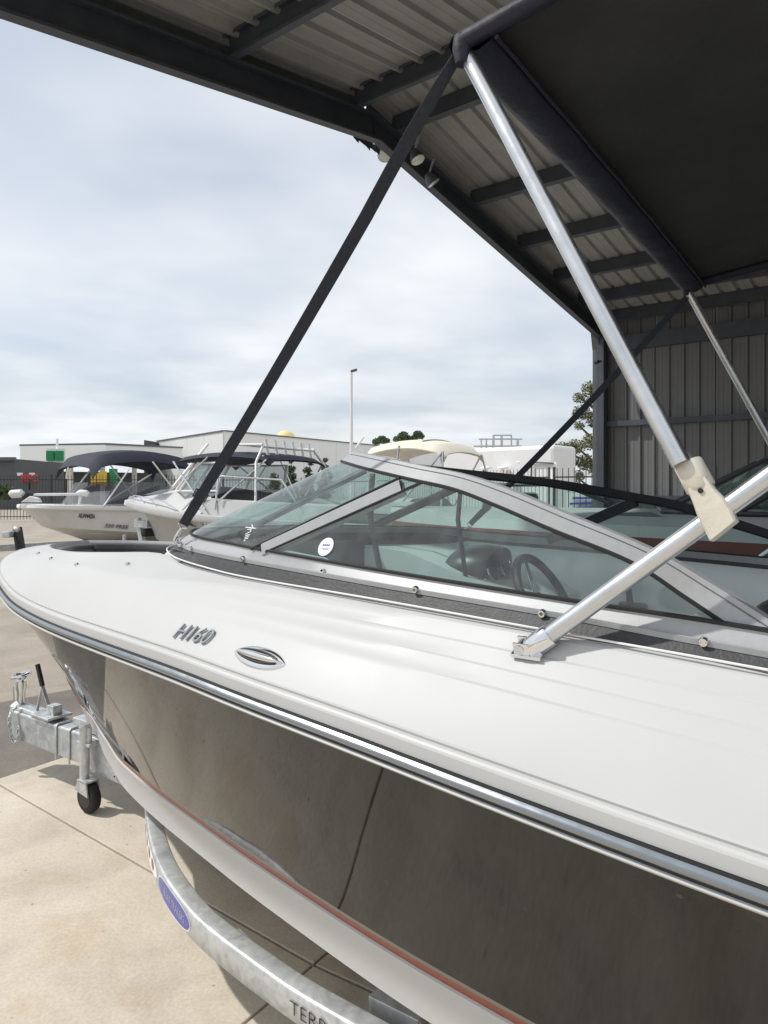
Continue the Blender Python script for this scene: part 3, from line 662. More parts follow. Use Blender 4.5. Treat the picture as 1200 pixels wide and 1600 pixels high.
def pillar(pb, pt, wd, m, name='pillar', outk=.004, th=.014):
    mb = MB(); A = W(*pb); B = W(*pt); D = (B - A).normalized()
    nrm = (W(pb[0], pb[1] * 1.02, pb[2] + .004) - A).normalized(); S = D.cross(nrm).normalized(); N_ = S.cross(D)
    q = lambda c: [c + S * wd / 2 + N_ * outk, c + S * (wd / 2 - .003) + N_ * (outk + .003), c - S * (wd / 2 - .003) + N_ * (outk + .003), c - S * wd / 2 + N_ * outk, c - S * wd / 2 - N_ * th, c + S * wd / 2 - N_ * th]
    mb.loft([q(A), q(B)], closed=True); return mb.build(name, m, screen, smooth=False)
pb = lerp(frm[ib], frm[ib], 0); pt_ = tb[it_]
pillar((1.088, -.832, -.129), (.757, -.791, .010), .029, 'frame_silver')
pillar((1.10, .833, -.135), (.735, .787, .024), .040, 'black_metal')  # twin of the silver pillar, its shaded inner side put into the colour
g2 = MB(); e0 = W(1.075, -.838, -.132); e1 = W(.712, -.793, .017); g2.tube([e0, e1], .0035, 6); e0 = W(1.128, -.83, -.128); e1 = W(.77, -.778, .028); g2.tube([e0, e1], .0035, 6); g2.build('gasket', 'gasket', screen)
for sg in (-1, 1):   # mullions beside the walk-through, with braces down to the consoles
    pillar((1.625, .33 * sg, -.094), (1.19, .32 * sg, .08), .030 if sg > 0 else .018, 'black_metal', 'mullion', .003, .008)
    br = MB(); br.tube([W(1.20, .27 * sg, .072), W(1.21, .265 * sg, -.06), W(1.16, .25 * sg, -.33)], .0085, 8); br.build('brace', 'black_metal', screen)
hk = MB(); hk.box(W(1.205, .26, .098), .035, .02, .02, a_.to_3d(), w_.to_3d()); hk.build('hinge', 'stainless', screen, smooth=False, bevel=.003)
# cowl forward of the screen and the consoles under it
cw = MB(); fr = [p for p in low if p[0] > 1.40]
cw.loft([[W(*p) for p in r] for r in (fr, [(u + .02, d, z - .008) for u, d, z in fr], [(u + .045, d * 1.0, z - .03) for u, d, z in fr], [(u + .06, d * .97, z - .12) for u, d, z in fr], [(u + .065, d * .86, -.5) for u, d, z in fr], [(u + .065, d * .55, -.8) for u, d, z in fr])])
cw.build('cowl', 'gelcoat', boat, angle=40)
dsh = MB()
for sg in (-1, 1):
    ys = [.24, .40, .60, .72, .80]
    rows = []
    for dd in ys:
        zo = -.125 if dd < .75 else -.16; k = .03 if dd > .7 else 0
        rows.append([W(1.60 - .35 * max(0, dd - .3), dd * sg, -.165), W(1.40 - .2 * max(0, dd - .3), dd * sg, -.185), W(1.18, dd * sg, -.255), W(1.02, dd * sg, -.30), W(.96, dd * sg, -.34), W(.93, dd * sg, -.58), W(.95, min(dd, .55) * sg, -.84)])
    dsh.loft(rows)
    dsh.add([W(1.60, .24 * sg, -.165), W(1.40, .24 * sg, -.185), W(1.18, .24 * sg, -.255), W(1.02, .24 * sg, -.30), W(.96, .24 * sg, -.34), W(.93, .24 * sg, -.60), W(.95, .24 * sg, -1.02), W(1.62, .24 * sg, -1.02)], [tuple(range(8))])
dsh.build('console', 'gelcoat_grey', boat, angle=40)
# cockpit liner
ln = MB(); LU = [1.50, 1.3, 1.1, .9, .6, .3, 0, -.4, -.9, -1.3, -1.7]
zT_ = pch([(u, z) for u, d, z in ZT]); 
for sg in (-1, 1):
    rows = []
    for u in LU:
        zt = zT_(max(u, -.55)) + (min(0, u + .55) * .08); dj = abs(dJ(u))
        rows.append([W(u, sg * (dj - .012), zt - .012), W(u, sg * (dj - .035), zt - .018), W(u, sg * (dj - .06), zt - .05), W(u, sg * (dj - .08), zt - .12), W(u, sg * (dj - .085), zt - .30), W(u, sg * (dj - .12), zt - .34), W(u, sg * min(dj - .14, abs(dC(u)) - .07), -.84), W(u, 0, -.86)])
    ln.loft(rows)
ln.add([W(-1.7, -.96, -.37), W(-1.7, .96, -.37), W(-1.7, .9, -1.0), W(-1.7, -.9, -1.0)], [(0, 1, 2, 3)])
ln.add([W(-1.7, -.97, -.365), W(-1.7, .97, -.365), W(-1.76, .98, -.38), W(-1.76, -.98, -.38)], [(0, 1, 2, 3)])
ln.build('cockpit_liner', 'gelcoat_grey', boat, angle=40)
# instrument pod
pc_ = W(1.23, .42, -.255); A3 = a_.to_3d(); W3 = w_.to_3d()
pod = MB(); rows = []
for k, (du_, sc) in enumerate(((.10, .55), (.075, .82), (.03, .97), (-.02, 1.0), (-.075, .98), (-.095, .93), (-.10, .86))):
    row = []
    for j in range(25):
        th = math.pi * j / 24; x = math.cos(th) * .135 * sc; y = (math.sin(th) ** .75) * .125 * sc - .02
        row.append(pc_ + W3 * x + UPV * (y) + A3 * (du_ - .25 * y))
    rows.append(row)
pod.loft(rows); pod.add(rows[-1], [tuple(range(25))]); pod_o = pod.build('instrument_pod', 'plastic_black', boat, angle=50)
fac = MB(); back = -A3
def ring(c, n, r, rt, nn=20):
    n = Vector(n).normalized(); X = n.cross(UPV).normalized(); Yv = n.cross(X); m_ = MB()
    m_.tube([c + X * r * math.cos(2 * math.pi * i / nn) + Yv * r * math.sin(2 * math.pi * i / nn) for i in range(nn)], rt, 8, closed=True); return m_
for x, y, r in ((-.06, .025, .042), (.04, .03, .042), (-.085, -.01, .02), (.1, .0, .02)):
    c = pc_ + W3 * x + UPV * y - A3 * (.103 + .25 * y); nrm = (-A3 + UPV * .28).normalized()
    ring(c, nrm, r, .004).build('gauge_bezel', 'chrome', pod_o)
    dm = MB(); X = nrm.cross(UPV).normalized(); Yv = nrm.cross(X); dm.add([c + nrm * .001 + X * r * math.cos(2 * math.pi * i / 20) + Yv * r * math.sin(2 * math.pi * i / 20) for i in range(20)], [tuple(range(20))]); dm.build('gauge_dial', 'dial', pod_o, smooth=False)
# steering wheel
wc = W(.955, .44, -.335); wn_ = (-A3 * .86 + UPV * .5).normalized(); X = wn_.cross(UPV).normalized(); Yv = X.cross(wn_)
rim = ring(wc, wn_, .165, .0155, 36).build('steering_wheel', 'vinyl_black', boat)
sp = MB()
for ang in (R(205), R(335), R(90)):
    e = wc + (X * math.cos(ang) + Yv * math.sin(ang)) * .16; c = wc - wn_ * .03
    sp.bar(c, e, .028, .006, wn_)
sp.build('spoke', 'stainless', rim, smooth=False, bevel=.002)
hbm = MB(); hbm.tube([wc - wn_ * .12, wc - wn_ * .04, wc - wn_ * .012, wc - wn_ * .008], [.02, .03, .034, .02], 16); hbm.build('hub', 'plastic_black', rim)
# throttle lever on the starboard side
th_ = MB(); p0 = W(.75, .80, -.42); th_.box(p0, .10, .035, .12, A3, W3); th_.tube([p0 + UPV * .02 - W3 * .02, p0 + UPV * .12 - W3 * .03 + A3 * .01, p0 + UPV * .17 - W3 * .03], [.014, .012, .016], 8); th_.box(p0 + UPV * .175 - W3 * .045, .035, .07, .03, A3, W3); th_.build('throttle_lever', 'plastic_black', boat, smooth=False, bevel=.006)
# seats
def seat(u, d, nm):
    m_ = MB(); rows = []
    for k, (zz_, ww, tt_) in enumerate(((-.66, .20, .10), (-.50, .22, .11), (-.36, .22, .10), (-.295, .19, .075), (-.28, .12, .03))):
        row = []
        for j in range(24):
            th = 2 * math.pi * j / 24; cx, sx = math.cos(th), math.sin(th)
            row.append(W(u + (abs(sx) ** .6) * math.copysign(1, sx) * tt_ / 2 - .12 * (zz_ + .62), d + (abs(cx) ** .5) * math.copysign(1, cx) * ww, zz_))
        rows.append(row)
    m_.loft(rows, closed=True); m_.add(rows[-1], [tuple(range(24))])
    o = m_.build(nm, 'vinyl_black', boat, angle=60)
    b = MB(); b.prism([W(u + .03, d - .22, -.66), W(u + .48, d - .22, -.66), W(u + .48, d + .22, -.66), W(u + .03, d + .22, -.66)], (0, 0, .10)); b.build('seat_base', 'vinyl_grey', o, bevel=.025)
seat(.29, .46, 'helm_seat'); seat(.25, -.42, 'passenger_seat')
# fittings picked off the surfaces
def bvh(o):
    me = o.data; return BVHTree.FromPolygons([v.co.copy() for v in me.vertices], [tuple(p.vertices) for p in me.polygons])
DECK = bvh(deck_o); FRAME = bvh(low_frame)
def hit(tree, px, py):
    o_, dr = ray(px, py); r = tree.ray_cast(o_, dr)
    loc, nrm = r[0], r[1]
    if loc is None: return None
    if nrm.dot(dr) > 0: nrm = -nrm
    return loc, nrm
def bolt_mesh(r=.0075, h=.005):
    m_ = MB(); m_.tube([(0, 0, -.002), (0, 0, h * .5), (0, 0, h), (0, 0, h), (0, 0, h * .55)], [r, r, r * .82, r * .45, r * .4], 14); return m_.mesh('bolt', 'stainless')
BM = bolt_mesh(.0066, .0045)
for px, py in ((380, 873), (505, 893.5), (650, 921), (848, 958), (1100, 1002.5)):
    h = hit(FRAME, px, py)
    if h: place('bolt', BM, low_frame, h[0] + h[1] * .001, h[1].to_track_quat('Z', 'Y'))
SN = bolt_mesh(.0060, .005)
for px, py in ((60, 865), (80, 873), (120, 882.5), (200, 882)):
    h = hit(DECK, px, py)
    if h: place('snap', SN, deck_o, h[0], h[1].to_track_quat('Z', 'Y'))
for k, px in enumerate((283, 299, 311)):
    p = W(*lerp(low[near_idx(low, 1.50 - .06 * k, -.76)], topl[near_idx(topl, 1.48 - .06 * k, -.74)], 1.0)); place('bolt', BM, screen, p + Vector((-.006, -.004, .006)), Vector((-.4, -.5, .7)).to_track_quat('Z', 'Y'))
# badge
h0 = hit(DECK, 276, 989); h1 = hit(DECK, 329, 1000); hc = hit(DECK, 302, 992.5)
Xb = (h1[0] - h0[0]).normalized(); nb = hc[1]; Yb = nb.cross(Xb)
text('badge', 'H160', 'rail_metal', deck_o, hc[0] + nb * .0035, Xb, Yb, 0.050, .0016, .0, width=(h1[0] - h0[0]).length, shear=.22, bold=-.005)
# chrome cleat-shaped vent
v0 = hit(DECK, 366, 1017)[0]; v1 = hit(DECK, 445, 1040)[0]; vm = hit(DECK, 405, 1028); Xv = (v1 - v0).normalized(); nv = vm[1]; Yv2 = nv.cross(Xv).normalized(); LV = (v1 - v0).length
def lens_shape(L, wd, ht, base):
    m_ = MB(); rows = []
    for i in range(25):
        x = -1 + 2 * i / 24; ww = wd * (1 - abs(x) ** 2.2) ** .8 + .0005
        rows.append([vm[0] + Xv * (x * L / 2) + Yv2 * (math.cos(math.pi * j / 12) * ww) + nv * (base + math.sin(math.pi * j / 12) * ht * (1 - abs(x) ** 3) ** .5) for j in range(13)])
    m_.loft(rows); return m_
vt = lens_shape(LV, .021, .006, 0).build('side_vent', 'chrome', deck_o, angle=80)
lens_shape(LV * .93, .0085, .013, .001).build('vent_hood', 'chrome', vt, angle=80)
dkv = MB(); rows = []
for sgn in (1, -1):
    dkv.tube([vm[0] + Xv * (x * LV * .40) + Yv2 * (sgn * .0108 * (1 - abs(x) ** 2) ** .7) + nv * .0062 for x in [-1 + i / 6 for i in range(13)]], .0022, 6)
dkv.build('vent_slot', 'gasket', vt)
# tie-down ring and nav light at the bow tip
bn = MB(); p = W(3.12, .14, -.238); bn.sphere(p, .045, .03, .022); bn.build('bow_light', 'chrome', boat)
# safety sticker and etched maker's mark on the glass
sd = bpy.data.objects['side_pane']; SP = bvh(sd); FP = bvh(bpy.data.objects['front_pane'])
h = hit(SP, 510, 855); nrm = h[1]; Xs = (-A3 - nrm * (-A3).dot(nrm)).normalized(); Ys = nrm.cross(Xs)
def disc(c, r, m, name, par, n=28, ry=None):
    m_ = MB(); m_.prism([c + Xs * r * math.cos(2 * math.pi * i / n) + Ys * (ry or r) * math.sin(2 * math.pi * i / n) for i in range(n)], nrm * .0004); return m_.build(name, m, par, smooth=False)
disc(h[0] + nrm * .0012, .0210, 'blue', 'sticker_border', sd); stk = disc(h[0] + nrm * .0018, .0198, 'decal_white', 'sticker', sd)
em_ = MB()
for k in range(4): em_.bar(h[0] + nrm * .0025 + Ys * .0015 + Xs * (-.0085 + .0052 * k), h[0] + nrm * .0025 + Ys * .0055 + Xs * (-.0068 + .0052 * k), .0036, .0003, nrm)
em_.build('sticker_emblem', 'blue', stk, smooth=False)
sw = MB(); 
for k, (y, x0, x1) in enumerate(((-.0035, -.013, .011), (-.006, -.006, .009))): sw.bar(h[0] + nrm * .0025 + Ys * y + Xs * x0, h[0] + nrm * .0025 + Ys * (y + .0005) + Xs * x1, .0009, .0003, nrm)
sw.build('sticker_swoosh', 'blue', stk, smooth=False)
fpane = bpy.data.objects['front_pane']; em = MB()
for px0, py0, px1, py1 in ((384, 824, 400, 826), (394, 820, 396, 826), (387, 828, 393, 827), (393, 827, 392, 831), (392, 831, 384, 835), (384, 837, 391, 836), (383, 840, 389, 839), (382, 843, 388, 841.5), (381, 846, 384, 845)):
    ha, hb_ = hit(FP, px0, py0), hit(FP, px1, py1)
    if ha and hb_: em.bar(ha[0] + ha[1] * .001, hb_[0] + ha[1] * .001, .0022, .0003, ha[1])
em.build('etched_mark', 'decal_white', fpane, smooth=False)

# ---- bimini: canopy over two bows, poles, straps, fittings
BN = W(.565, -.90, .755); BF = W(.555, .78, .745 + .04 * 1.68)
def can(s, q):     # s across 0..1 port->starboard, q aft 0..1
    p = BN.lerp(BF, s); aft = -A3 * (2.0 * q); crown = (.008 + .06 * min(1, q * 2)) * math.sin(math.pi * s) + .045 * math.sin(math.pi * min(1, q * 1.0)) + .02 * math.sin(math.pi * q * 2)
    wr = (.007 * math.sin(s * 31 + q * 5) * math.exp(-q * 4) + .006 * math.sin(q * 23 + s * 3) + .004 * math.sin(s * 17 - q * 31)) * min(1, q * 6)
    return p + aft + UPV * (crown + wr)
cn = MB(); cn.loft([[can(i / 30, j / 30) for i in range(31)] for j in range(31)]); cn.loft([[can(i / 30, j / 30) + UPV * .003 for i in range(31)] for j in range(31)])
canopy = cn.build('bimini_canopy', 'canvas', boat, angle=70)
sl_ = MB(); NSL = 40; rows = []
for i in range(NSL + 1):
    c_ = can(i / NSL, 0); wv_ = .0022 * math.sin(i * .9) + .002 * math.sin(i * 2.1 + 1)
    prof = [(.020, .008), (.026, -.006), (.020, -.020), (.0, -.030 + wv_), (-.030, -.033 + wv_ * 1.5), (-.052, -.024 + wv_), (-.056, -.010), (-.04, .004), (-.01, .014)]
    rows.append([c_ + A3 * x + UPV * y for x, y in prof])
sl_.loft(rows, closed=True); sl_.build('front_sleeve', 'sleeve', canopy, angle=80)
hm_ = MB(); hm_.tube([can(i / 30, .004) + A3 * -.054 + UPV * (-.022 + .0012 * math.sin(i * 1.2)) for i in range(31)], .004, 6); hm_.build('sleeve_hem', 'sleeve', canopy)
for q_ in (.22, .5, .78):
    sm = MB(); sm.tube([can(i / 30, q_) - UPV * .002 for i in range(31)], .0035, 6); sm.build('seam', 'sleeve', canopy)
for s in (0, 1):
    ed = MB(); ed.tube([can(s, j / 20) + UPV * (-.008) for j in range(21)], .016, 8); ed.build('edge_binding', 'sleeve', canopy, angle=80)
def strap(p, q, wd, th, nm, face):
    m_ = MB(); m_.bar(p, q, wd, th, face); return m_.build(nm, 'webbing', canopy, smooth=False)
JN = onv(1092, 778, -.965)            # where the strut meets the aft bow tube
BR = onv(826, 1016, -.975)            # bracket on the topside
aft_dir = (onv(1203, 744, -.945) - BR).normalized()
def bimini_side(sg):
    if sg < 0:
        topc = BN + UPV * -.02 - A3 * .0 + W3 * .01; jn = JN; brk = BR; adir = aft_dir
    else:
        mir = lambda P: (lambda u, v, z: W(u, -(v - VC), z - HC + HEEL * ((v - VC) + .9)))(P.xy.dot(a_), P.xy.dot(w_), P.z)
        topc = BF + UPV * -.02; jn = mir(JN); brk = mir(BR); adir = (mir(BR + aft_dir) - brk).normalized()
    pole = MB(); dj_ = (topc - jn).normalized(); pole.tube([jn + dj_ * .05, topc + dj_ * .0], .0125, 18); pole.build('pole', 'tube_metal', canopy, angle=80)
    # aft bow: straight tube up to a bend then across under the canopy
    end = brk + adir * 1.55
    bowt = MB(); bowt.tube([brk + adir * .018, end], .0128, 18); bowt.build('pole', 'tube_metal', canopy, angle=80)
    # cast nylon jaw clamped round the tube
    tp = brk + adir * (jn - brk).dot(adir)
    jm = MB(); nrm = adir.cross(dj_).normalized()
    jm.tube([tp + dj_ * .038, tp + dj_ * .040, tp + dj_ * .076, tp + dj_ * .078], [.0175, .0190, .0185, .0172], 24); 
    jaw = jm.build('jaw_slide', 'nylon', canopy, angle=50)
    jb = MB(); e2 = (dj_ - adir * .12).normalized(); S2 = adir
    prof = [(-.019, -.024), (.021, -.022), (.0225, -.006), (.021, .010), (.016, .028), (.0145, .046), (-.0145, .046), (-.016, .028), (-.0185, .012)]
    rows = []
    for nn_, kk in ((-.0165, .86), (-.0135, 1.0), (.0135, 1.0), (.0165, .86)):
        rows.append([tp + nrm * nn_ + adir * x * kk * (1) + dj_ * (y if y < .05 else y) for x, y in prof])
    jb.loft(rows, closed=True); jb.add(rows[0], [tuple(range(9))]); jb.add(rows[-1], [tuple(range(9))]); jb.build('jaw_body', 'nylon', jaw, angle=40)
    rv = MB(); c_ = tp + dj_ * .034; rv.tube([c_ - nrm * .0185, c_ + nrm * .0185], .0034, 10); rv.build('rivet_hole', 'gasket', jaw)
    # deck hinge
    hm = MB(); hm.tube([brk + adir * .002, brk + adir * .004, brk + adir * .040, brk + adir * .042], [.0155, .0168, .0168, .0155], 20); ee = hm.build('eye_end', 'chrome', canopy, angle=50)
    Zs = hit(DECK, 826, 1022)[1] if sg < 0 else (UPV * .7 + W3 * .7).normalized(); Xh = (-A3 - Zs * (-A3).dot(Zs)).normalized(); Yh = Zs.cross(Xh)
    base = hit(DECK, 826, 1023)[0] if sg < 0 else brk - Zs * .012
    hp_ = MB(); hp_.box(base + Zs * .003, .046, .026, .006, Xh, Yh, Zs)
    for s_ in (-1, 1): hp_.box(base + Zs * .013 - Xh * .006 + Yh * .0095 * s_, .024, .004, .022, Xh, Yh, Zs)
    hp_.build('deck_hinge', 'chrome', canopy, bevel=.0015)
    pn = MB(); c_ = base + Zs * .015 - Xh * .008; pn.tube([c_ - Yh * .014, c_ + Yh * .014], .0075, 14); pn.tube([c_, brk + adir * .006], .007, 10); pn.build('hinge_pin', 'stainless', ee)
    return topc, jn, brk
tN = bimini_side(-1); tF = bimini_side(1)
# straps
def strap_set(top, foot, sg):
    D = (foot - top).normalized(); face = (Vector((0, 0, HC)) - (top + foot) / 2).normalized()
    bend = top + D * .20 + A3 * .012 * (1 if sg < 0 else 0)
    m_ = MB(); S = D.cross(face).normalized(); N_ = S.cross(D); rows = []; end = foot - D * .06
    for i in range(25):
        q_ = i / 24; p = top.lerp(end, q_) - UPV * .012 * math.sin(math.pi * q_) + A3 * .004 * math.sin(math.pi * min(1, q_ * 4)) * (1 if sg < 0 else .3)
        tw = .5 * math.exp(-q_ * 14) + .06 * math.sin(q_ * 9); S_ = S * math.cos(tw) + N_ * math.sin(tw); M_ = N_ * math.cos(tw) - S * math.sin(tw); wd = .0125 * (1 - .25 * math.exp(-q_ * 20)) * (1 - .3 * max(0, (q_ - .96) / .04))
        rows.append([p + S_ * wd + M_ * .0009, p + S_ * wd * .9 + M_ * .0013, p - S_ * wd * .9 + M_ * .0013, p - S_ * wd + M_ * .0009, p - S_ * wd - M_ * .001, p + S_ * wd - M_ * .001])
    m_.loft(rows, closed=True); m_.build('strap', 'webbing', canopy, smooth=False)
    b = MB(); c_ = foot - D * .165; S3 = S
    for k in (-1, 1): b.bar(c_ - S3 * .017 + D * .011 * k, c_ + S3 * .017 + D * .011 * k, .003, .0035, N_); b.bar(c_ + S3 * .016 * k - D * .0125, c_ + S3 * .016 * k + D * .0125, .003, .0035, N_)
    b.bar(c_ - S3 * .014, c_ + S3 * .014, .026, .005, N_)
    b.build('strap_buckle', 'plastic_black', canopy, smooth=False, bevel=.0008)
    lp = MB(); lp.bar(foot - D * .14 + N_ * .003, foot - D * .06 + N_ * .003, .024, .002, N_); lp.build('strap_tail', 'webbing', canopy, smooth=False)
    hk_ = MB(); e0 = foot - D * .058; hk_.tube([e0 - S * .010, e0 + D * .006 - S * .012, e0 + D * .014, e0 + D * .006 + S * .012, e0 + S * .010], .0018, 6, closed=True)
    hk_.tube([e0 + D * .012, e0 + D * .03 + N_ * .004, e0 + D * .055 + N_ * .004, foot + D * .006, foot + D * .002 - N_ * .006], [.003, .0045, .0045, .003, .002], 8); hk_.build('snap_hook', 'stainless', canopy)
footN = W(1.465, -.765, -.122); footF = W(1.465, .765, -.122)
strap_set(BN + UPV * -.03 + A3 * .012, footN, -1); strap_set(BF + UPV * -.05, footF, 1)
for P_ in (BN, BF):
    wv = MB(); wv.tube([P_ + UPV * -.045, P_ + UPV * -.02, P_ + UPV * .0], [.012, .017, .015], 12); wv.build('corner_wrap', 'sleeve', canopy)

# ================================================================== TRAILER
trailer = thing('boat_trailer', 'galvanised boat trailer with jockey wheel carrying the black-hulled bowrider', 'trailer', G3(2.4, VC, 0))
def T3(u, d, z): return G3(u, VC + d, HC + z)
def rect_path(pts, wd, ht):
    """box section swept along plan points (outer top edge), box hangs below"""
    rows = []
    for i, p in enumerate(pts):
        p0 = pts[max(i - 1, 0)]; p1 = pts[min(i + 1, len(pts) - 1)]; t = (p1 - p0); t.z = 0; t.normalize(); n = Vector((t.y, -t.x, 0))
        c = sum((q for q in pts), Vector()) / len(pts)
        rows.append((p, n))
    return rows
def sweep_box(pts, wd, ht, inner, r=.008):
    mb = MB(); rows = []
    for i, p in enumerate(pts):
        t = pts[min(i + 1, len(pts) - 1)] - pts[max(i - 1, 0)]; t.z = 0; t.normalize(); n = Vector((t.y, -t.x, 0))
        if n.dot(inner) < 0: n = -n
        q = [(0, -r), (r * .3, -r * .3), (r, 0), (wd - r, 0), (wd - r * .3, -r * .3), (wd, -r), (wd, -ht + r), (wd - r, -ht), (r, -ht), (0, -ht + r)]
        rows.append([p + n * x + UPV * y for x, y in q])
    mb.loft(rows, closed=True); mb.add(rows[0], [tuple(range(10))]); mb.add(rows[-1], [tuple(range(10))]); return mb
bm_pts = [(2.66, -.05), (2.5, -.12), (2.3, -.235), (2.1, -.375), (1.93, -.487), (1.76, -.578), (1.6, -.642), (1.45, -.686), (1.2, -.725), (1.0, -.742), (.5, -.75), (-.4, -.75), (-1.9, -.75)]
bm_s = spline([(u, d, 0) for u, d in bm_pts], 6)
beams = []
for sg in (1, -1):
    pts = [T3(u, d * sg, -1.14) for u, d, z in bm_s]
    beams.append(sweep_box(pts, .055, .078, w_.to_3d() * sg).build('side_beam', 'galvanised', trailer, angle=50))
dbm = MB(); dbm.box(T3(3.02, 0, -1.195), 1.22, .105, .14, A3, W3); dbm.build('drawbar', 'galvanised', trailer, smooth=False, bevel=.008)
dbm = MB(); dbm.box(T3(1.2, 0.02, -1.24), 2.6, .08, .12, A3, W3); dbm.build('centre_beam', 'galvanised', trailer, smooth=False, bevel=.008)
for u in (.70, -.6, -1.6):
    x = MB(); hw = .70; x.box(T3(u, 0, -1.24), .06, hw * 2, .06, A3, W3); x.build('cross_member', 'galvanised', trailer, smooth=False, bevel=.005)
gp = MB()
for sg in (-1, 1): gp.prism([T3(3.0, .056 * sg, -1.125), T3(2.35, .056 * sg, -1.125), T3(2.35, .056 * sg, -1.285), T3(2.62, .056 * sg, -1.285), T3(3.0, .056 * sg, -1.262)], W3 * .006 * sg)
gp.build('gusset_plate', 'galvanised', trailer, smooth=False)
TBM = bolt_mesh(.012, .010)
for u, z in ((2.95, -1.15), (2.95, -1.24), (2.72, -1.15), (2.72, -1.25), (2.5, -1.15)): place('bolt', TBM, trailer, T3(u, -.0625, z), (-W3).to_track_quat('Z', 'Y'))
# u-bolts round the drawbar
for u in (3.20, 3.09, 2.99):
    ub = MB(); ub.tube([T3(u, -.057, -1.28), T3(u, -.057, -1.13), T3(u, -.05, -1.119), T3(u, .05, -1.119), T3(u, .057, -1.13), T3(u, .057, -1.28)], .0055, 8); ub.build('u_bolt', 'galvanised', trailer, angle=60)
# coupling with threaded hand wheel
cp = MB(); cp.box(T3(3.49, 0, -1.15), .22, .085, .09, A3, W3); cp.box(T3(3.37, 0, -1.115), .13, .11, .03, A3, W3); cp_o = cp.build('coupling', 'galvanised', trailer, smooth=False, bevel=.012)
ch = MB(); c0 = T3(3.63, 0, -1.12); ch.tube([c0 - UPV * .06, c0 - UPV * .03, c0 + UPV * .01, c0 + UPV * .03], [.035, .046, .044, .02], 18); ch.build('coupling_head', 'galvanised', cp_o)
cs = MB(); cs.tube([c0 + UPV * .02 - A3 * .01, c0 + UPV * .075 - A3 * .012, c0 + UPV * .10 - A3 * .012, c0 + UPV * .135 - A3 * .012], [.020, .019, .026, .024], 14); cs.tube([c0 + A3 * .035 + UPV * .03, c0 + A3 * .04 + UPV * .10], .014, 8); cs.build('clamp_screw', 'stainless', cp_o)
hw_ = ring(c0 + UPV * .165 - A3 * .012, (UPV + A3 * .15 - W3 * .15), .045, .0075, 24); hw_.bar(c0 + UPV * .13 - A3 * .012, c0 + UPV * .165 + A3 * .03, .012, .01); hw_.bar(c0 + UPV * .13 - A3 * .012, c0 + UPV * .165 - A3 * .055, .012, .01); hw_.build('hand_wheel', 'stainless', cp_o)
# safety chain
links = MB(); path = [T3(3.55, -.05, -1.09), T3(3.575, -.075, -1.12), T3(3.57, -.085, -1.16), T3(3.565, -.085, -1.20), T3(3.555, -.08, -1.245), T3(3.53, -.075, -1.265), T3(3.515, -.07, -1.23), T3(3.52, -.066, -1.19)]
cpth = [Vector(p) for p in spline([tuple(p) for p in path], 3)]
for i in range(len(cpth) - 1):
    p, q = cpth[i], cpth[i + 1]; D = (q - p).normalized(); S = D.cross(UPV if i % 2 else W3)
    if S.length < .1: S = D.cross(A3)
    S.normalize(); c = (p + q) / 2
    links.tube([c + D * .013 * math.cos(2 * math.pi * k / 10) + S * .0075 * math.sin(2 * math.pi * k / 10) for k in range(10)], .003, 6, closed=True)
links.build('safety_chain', 'galvanised', trailer)
# hand brake lever
hbk = MB(); p0 = T3(3.36, -.01, -1.10); p1 = T3(3.40, -.01, -.975)
hbk.bar(T3(3.30, -.02, -1.10), p1, .006, .016, W3); hbk.bar(T3(3.43, -.02, -1.10), p1, .006, .013, W3); lev = hbk.build('brake_lever', 'galvanised', trailer, smooth=False)
hg = MB(); hg.tube([p1, p1 + A3 * .045 + UPV * .10], .012, 10); hg.build('grip', 'plastic_black', lev)
bp_ = MB(); bp_.box(T3(3.33, -.005, -1.105), .16, .13, .012, A3, W3); bp_.box(T3(3.31, .0, -1.08), .06, .05, .05, A3, W3); bp_.build('brake_plate', 'galvanised', trailer, smooth=False, bevel=.003)
# winch post
wp = MB(); wp.loft([[T3(2.99, -.03, -1.12), T3(2.99, .03, -1.12), T3(2.92, .03, -1.12), T3(2.92, -.03, -1.12)], [T3(3.13, -.03, -.60), T3(3.13, .03, -.60), T3(3.06, .03, -.60), T3(3.06, -.03, -.60)]], closed=True); wp_o = wp.build('winch_post', 'galvanised', trailer, smooth=False, bevel=.006)
wq = MB(); wq.prism([T3(2.90, -.045, -1.115), T3(2.80, -.045, -1.115), T3(2.84, -.045, -.98), T3(2.93, -.045, -.92)], W3 * .09); wq.build('post_gusset', 'galvanised', wp_o, smooth=False)
wr_ = MB(); wr_.tube([T3(3.16, -.05, -.66), T3(3.16, .05, -.66)], .03, 12); wr_.build('bow_roller', 'tyre', wp_o)
sc = MB(); sc.box(T3(3.11, .04, -1.11), .13, .06, .03, A3, W3); sc.build('storage_clip', 'galvanised', trailer, smooth=False, bevel=.004)
# jockey wheel
jx, jd = 2.90, -.10
jk = MB(); jk.tube([T3(jx, jd, -1.05), T3(jx, jd, -1.30)], .021, 16); jk.tube([T3(jx, jd, -1.06), T3(jx, jd, -1.045)], [.026, .022], 14); jk_o = jk.build('jockey_stand', 'galvanised', trailer)
jc = MB(); jc.box(T3(jx, -.065, -1.135), .10, .09, .014, A3, W3); jc.tube([T3(jx + .03, -.07, -1.14), T3(jx + .03, -.07, -1.09)], .007, 8); jc.tube([T3(jx - .02, -.09, -1.14), T3(jx - .02, -.09, -1.06)], .012, 10); jc.build('jockey_clamp', 'galvanised', jk_o, smooth=False, bevel=.003)
yk = MB(); cyk = T3(jx - .015, jd, -1.325)
yk.prism([cyk + A3 * .045 - UPV * .01 - W3 * .032, cyk + A3 * .015 + UPV * .04 - W3 * .032, cyk - A3 * .045 + UPV * .035 - W3 * .032, cyk - A3 * .055 - UPV * .025 - W3 * .032], W3 * .006)
